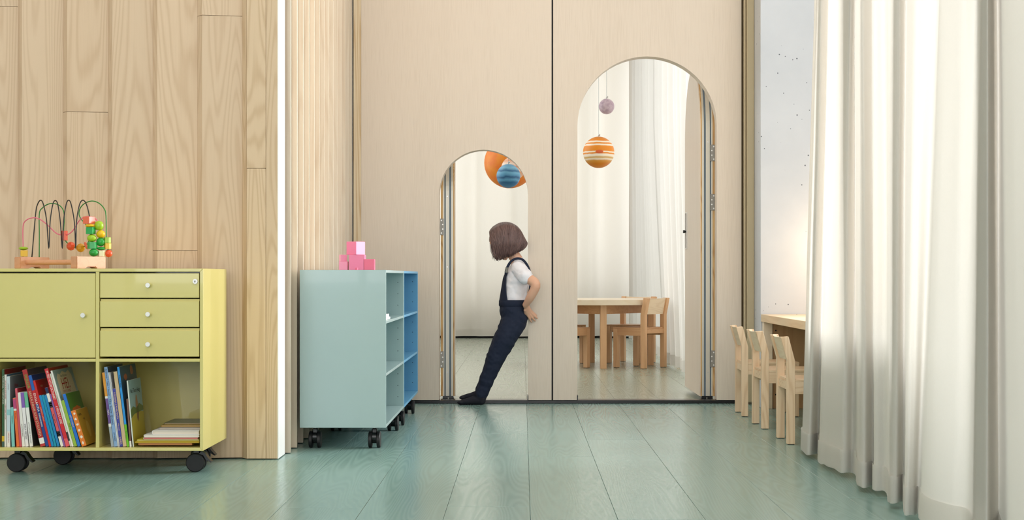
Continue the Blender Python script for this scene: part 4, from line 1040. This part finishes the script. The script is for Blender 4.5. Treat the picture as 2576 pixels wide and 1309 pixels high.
# arms
armN = [K(1307, 682, -0.088), K(1328, 700, -0.125), K(1347, 716, -0.150), K(1336, 744, -0.130), K(1322, 767, -0.092)]
armF = [K(1302, 682, 0.088), K(1314, 700, 0.17), K(1341, 716, 0.25), K(1334, 744, 0.25), K(1322, 767, 0.225)]
for A_ in (armN, armF): limb(bm, A_, [0.034, 0.031, 0.029, 0.026, 0.0185])
def hand(bm, wr, kn, tips, thumb, sgn):
    """palm from wrist to knuckles, four unequal fingers and a thumb from the side of the palm"""
    mid = wr.lerp(kn, 0.55); d = (kn - wr).normalized(); side = Vector((-0.35, 0, -0.94)); side = (side - d * side.dot(d)).normalized()
    limb(bm, [wr, mid, kn], [(0.013, 0.019), (0.011, 0.024), (0.009, 0.025)], 16, 1.0, tuple(d.cross(side)))
    for i, (tx, ty, td) in enumerate(tips):
        o0 = kn + side * (0.019 - 0.0127 * i) - d * 0.004
        T_ = K(tx, ty, td); b1 = o0.lerp(T_, 0.45) + d * 0.006; b2 = o0.lerp(T_, 0.78) + d * 0.004
        r = (0.0066, 0.0068, 0.0065, 0.0057)[i]
        limb(bm, [o0, b1, b2, T_], [r * 1.08, r, r * 0.92, r * 0.74], 10)
    tb0 = wr.lerp(kn, 0.35) + side * 0.020; T_ = K(*thumb)
    limb(bm, [tb0, tb0.lerp(T_, 0.5) + side * 0.004, T_], [0.0085, 0.0078, 0.006], 10)
hand(bm, armN[-1], K(1331, 787, -0.035), [(1337, 811, 0.000), (1346, 808, 0.008), (1352, 802, 0.010), (1350, 794, 0.009)], (1324, 797, -0.015), 1)
hand(bm, armF[-1], K(1331, 787, 0.172), [(1336, 806, 0.14), (1343, 804, 0.132), (1347, 799, 0.132), (1346, 792, 0.134)], (1325, 797, 0.165), -1)
body = remesh(bm, 0.0032, 'body', M['skin'], kid, smooth_it=3)
# eyes
for s in (-1, 1):
    bm = new(); ball(bm, H(0.0655, 0.002, s * 0.027), 0.0105, 18, 12); e = obj('eye', bm, M['ink_white'], kid, smooth=True)
    bm = new(); ball(bm, H(0.0715, -0.001, s * 0.027), 0.0058, 14, 10); obj('iris', bm, M['ink'], e, smooth=True)
# -- T-shirt
M['shirt'] = plain('white jersey', S(238, 236, 242), 0.85, 0.2)
bm = new()
limb(bm, [K(1303, 660), K(1304, 674), K(1301, 700), K(1296, 735), K(1292, 765)], [(0.062, 0.040), (0.094, 0.056), (0.091, 0.075), (0.088, 0.074), (0.089, 0.077)], 28)
for sh, el, s in (((1304, 676, -0.070), (1322, 697, -0.122), -1), ((1300, 676, 0.066), (1311, 697, 0.160), 1)):
    a, b_ = K(*sh), K(*el); limb(bm, [a, a.lerp(b_, 0.5), b_], [0.044, 0.046, 0.046], 20)
def wr_shirt(p):
    return 0.0045 * noise.noise(Vector((p.x * 26 + p.z * 20, p.y * 16, p.z * 30 - p.x * 22))) + 0.0015 * noise.noise(p * 70)
shirt = remesh(bm, 0.004, 'shirt', M['shirt'], kid, wr_shirt, 2)
# -- trousers of the dungarees
def navy():
    t_ = NT('navy jersey'); n = t_.noise(t_.coords((400, 400, 60), False), 1.0, 2.0)
    c = t_.mix(n, S(28, 34, 52), S(38, 46, 66)); t_.bump(n, 0.2, 0.0008); return t_.base(c, 0.8, 0.25)
M['navy'] = navy()
bm = new()
limb(bm, [K(1290, 759), K(1291, 780), K(1294, 803), K(1290, 822)], [(0.091, 0.078), (0.098, 0.081), (0.100, 0.081), (0.088, 0.070)], 28)
limb(bm, [K(1295, 806, -0.045), K(1273, 850, -0.055), K(1251, 893, -0.057), K(1231, 941, -0.056), K(1209, 995, -0.055)], [(0.056, 0.074), (0.060, 0.066), (0.050, 0.056), (0.043, 0.045), (0.036, 0.0385)], 24)
limb(bm, [K(1292, 806, 0.045), K(1270, 850, 0.050), K(1248, 893, 0.050), K(1229, 941, 0.050), K(1209, 988, 0.050)], [(0.056, 0.072), (0.058, 0.064), (0.048, 0.054), (0.041, 0.043), (0.035, 0.036)], 24)
kneeN = [K(1230, 900, -0.05), K(1224, 915, -0.05), K(1206, 968, -0.05), K(1262, 815, -0.05), K(1197, 990, -0.05)]
def wr_tr(p):
    v = 0.004 * noise.noise(Vector((p.x * 14, p.y * 14, p.z * 34 + p.x * 10))) + 0.002 * noise.noise(p * 55)
    for q in kneeN:
        dd = (p - q).length
        v -= 0.007 * math.exp(-(dd / 0.022) ** 2)
    return v
dung = remesh(bm, 0.0042, 'dungarees', M['navy'], kid, wr_tr, 2)
# bib and straps as sub-parts
def torso(z):
    ks = [(CH - (py - VY) / sK, (px - VX) / sK, a, b_) for py, px, a, b_ in ((759, 1291, 0.078, 0.092), (735, 1295.5, 0.0795, 0.094), (700, 1300.5, 0.0775, 0.098), (680, 1303, 0.064, 0.10))]
    ks.sort()
    if z <= ks[0][0]: return ks[0][1:]
    for p, q in zip(ks, ks[1:]):
        if z <= q[0]:
            f = (z - p[0]) / (q[0] - p[0]); return tuple(p[i] * (1 - f) + q[i] * f for i in (1, 2, 3))
    return ks[-1][1:]
bm = new(); rows = []; zb0, zb1 = K(0, 768).z, K(0, 684).z
for i in range(15):
    f = i / 14; z = zb0 + (zb1 - zb0) * f; cx, a, b_ = torso(z); ph = R(40) * (1 - f) ** 1.5 + R(33)
    row = []
    for j in range(25):
        an_ = -ph + 2 * ph * j / 24
        row.append(bm.verts.new((cx - (a + 0.004) * math.cos(an_), YK + (b_ + 0.004) * math.sin(an_), z)))
    rows.append(row)
for a, b_ in zip(rows, rows[1:]):
    for j in range(24): bm.faces.new((a[j], a[j + 1], b_[j + 1], b_[j]))
bib = obj('bib', bm, M['navy'], dung, smooth=True); sm = bib.modifiers.new('t', 'SOLIDIFY'); sm.thickness = 0.004; sm.offset = 0.5
# waistband
bm = new(); wv_ = []
for i, z in enumerate((K(0, 771).z, K(0, 769).z, K(0, 757).z, K(0, 755).z)):
    k_ = (0.002, 0.0055, 0.0055, 0.002)[i]
    cx, a, b_ = torso(z); wv_.append([bm.verts.new((cx - (a + k_ + 0.003) * math.cos(t_), YK + (b_ + k_ + 0.002) * math.sin(t_), z)) for t_ in [2 * math.pi * j / 48 for j in range(48)]])
for a, b_ in zip(wv_, wv_[1:]):
    for j in range(48): bm.faces.new((a[j], a[(j + 1) % 48], b_[(j + 1) % 48], b_[j]))
obj('waistband', bm, M['navy'], dung, smooth=True)
for s in (-1, 1):
    pts = [K(1272, 690, s * 0.062), K(1275, 676, s * 0.066), K(1284, 660, s * 0.062), K(1297, 651.5, s * 0.058), K(1312, 652.5, s * 0.060), K(1324, 664, s * 0.062), K(1333, 684, s * 0.060), K(1336, 704, s * 0.05), K(1332, 735, s * 0.035), K(1327, 757, s * 0.03)]
    bm = new(); tube(bm, catmull(pts, 5), [(0.0028, 0.0072)] * (len(pts) * 5 - 4), 12, True, 1.0, (0.05, s * 0.8, 0.6)); obj('strap', bm, M['navy'], dung, smooth=True)
    bm = new(); tube(bm, [K(1273, 686, s * 0.062), K(1276, 673, s * 0.066)], [(0.0052, 0.0092)] * 2, 12, True, 1.0, (0.05, s * 0.8, 0.6)); obj('buckle', bm, M['hinge'], dung, smooth=True, angle=40)
def press(o):
    off = WP[kid.name]
    for v in o.data.vertices:
        w_ = v.co + off
        if 9.046 < w_.y < 9.155 and w_.x > A1 - 0.0012: v.co.x = A1 - 0.0012 - off.x
# -- socks
M['sock'] = plain('black sock', S(44, 44, 52), 0.9, 0.15)
for fy, zoff, xo in ((-0.056, 0.0, 0), (0.052, 0.0205, 3)):
    bm = new(); q = lambda px, h, d=0.0: Vector(((px + xo - VX) / sK, YK + fy + d, h + zoff))
    limb(bm, [q(1206, 0.058), q(1210, 0.045), q(1209, 0.030)], [0.033, 0.034, 0.030])
    limb(bm, [q(1212, 0.024), q(1196, 0.028), q(1178, 0.021), q(1160, 0.0145)], [(0.025, 0.024), (0.031, 0.027), (0.033, 0.020), (0.028, 0.0135)], 20)
    ball(bm, q(1160, 0.0135, -0.006), (0.022, 0.030, 0.0125), 20, 12)
    o = remesh(bm, 0.004, 'sock', M['sock'], kid, None, 3)
    mz = min(v.co.z for v in o.data.vertices) + WP[kid.name].z
    for v in o.data.vertices:
        v.co.z -= mz - zoff - 0.0004
# -- hair: inner cap and locks falling from the parting
def hair_mat():
    t_ = NT('brown hair'); g = t_.n('ShaderNodeNewGeometry')
    n = t_.noise(t_.coords((40, 40, 12), True), 1.0, 2.0)
    c = t_.mix(g.outputs['Random Per Island'], S(84, 60, 58), S(134, 104, 98)); c = t_.mix(t_.math('MULTIPLY', n, 0.5), c, S(60, 42, 42))
    return t_.base(c, 0.38, 0.5)
M['hair'] = hair_mat()
bm = new()
ball(bm, K(1273, 603), (43 / sK, 0.074, 41 / sK), 36, 24)
b = new(); b.from_mesh  # noqa
# cut the cap away in front of the face
for v in list(bm.verts):
    p = v.co - hc; f, u = p.dot(fw), p.dot(hu)
    if f > 0.050 and u < 0.052: bm.verts.remove(v)
g = random.Random(21)
cxh, czh = K(1271, 606).x, K(1271, 606).z
def lock(bm, s, t):
    # start on the parting (mid line from forehead over crown to the nape)
    a0 = R(151 - 152 * t)          # angle around the head centre, 158 deg = forehead, 8 deg = nape
    rr = 46.5 + g.uniform(-1.0, 0.8)
    sx, sz = 1271 + rr * 0.98 * math.cos(a0), 606 - rr * math.sin(a0)
    # hanging end
    e = t ** 0.9
    ex = 1245 + 67 * e + g.uniform(-2.5, 2.5); ey = (654 - 27 * e ** 1.6) + g.uniform(-6, 4)
    if t < 0.12: ey += g.uniform(-12, 2)
    pts, rd = [], []
    n = 9
    for i in range(n):
        u = i / (n - 1)
        bow = math.sin(math.pi * u)
        px = sx + (ex - sx) * u + bow * (-2.5 + 14 * t)
        py = sz + (ey - sz) * (u ** 1.08) - bow * 1.5
        dx, dz = (px - 1271) / 47.5, (py - 606) / 50.0
        q = max(0.0, 1 - dx * dx - dz * dz)
        lat = 0.084 * math.sqrt(q)
        lo = 0.054 * min(1, u * 2.2) * (1 - 0.35 * max(0, t - 0.75) * 4) 
        if u < 0.08: lat = min(lat, 0.01)
        lat = max(lat, lo) + g.uniform(-0.0015, 0.0015)
        pts.append(K(px, py, s * lat)); rd.append(0.0024 * (1 - 0.75 * u ** 3) + 0.0004)
    tube(bm, pts, rd, 5)
for s in (-1, 1):
    for k in range(430): lock(bm, s, g.random())
# hair at the nape/back of the head
for k in range(460):
    l0 = g.uniform(-0.076, 0.076); pts, rd = [], []
    for i in range(9):
        u = i / 8; a = R(96 - 124 * u); lt = l0 * min(1, 0.12 + u * 1.6)
        q = math.sqrt(max(0.0, 1 - (lt / 0.086) ** 2)); rr = 46.0 + g.uniform(-.5, .5)
        px = 1271 + rr * q * math.cos(a); py = 606 - rr * q * math.sin(a)
        if u > 0.85: py += 3 * (u - .85) / .15
        pts.append(K(px, py, lt)); rd.append(0.0024 * (1 - 0.6 * u ** 3))
    tube(bm, pts, rd, 5)
# loose strands hanging before the face
for k in range(26):
    s = -1 if k % 3 else 1; x0 = 1236 + g.uniform(-3, 10)
    pts = [K(x0 - 1, 612, s * 0.05), K(x0, 628, s * 0.052), K(x0 + 2 + g.uniform(0, 3), 642, s * 0.05), K(x0 + 4 + g.uniform(0, 6), 650 + g.uniform(0, 8), s * 0.048)]
    tube(bm, catmull(pts, 3), 0.0008, 4)
obj('hair', bm, M['hair'], kid, smooth=True)
for o in [shirt, dung] + list(dung.children): press(o)
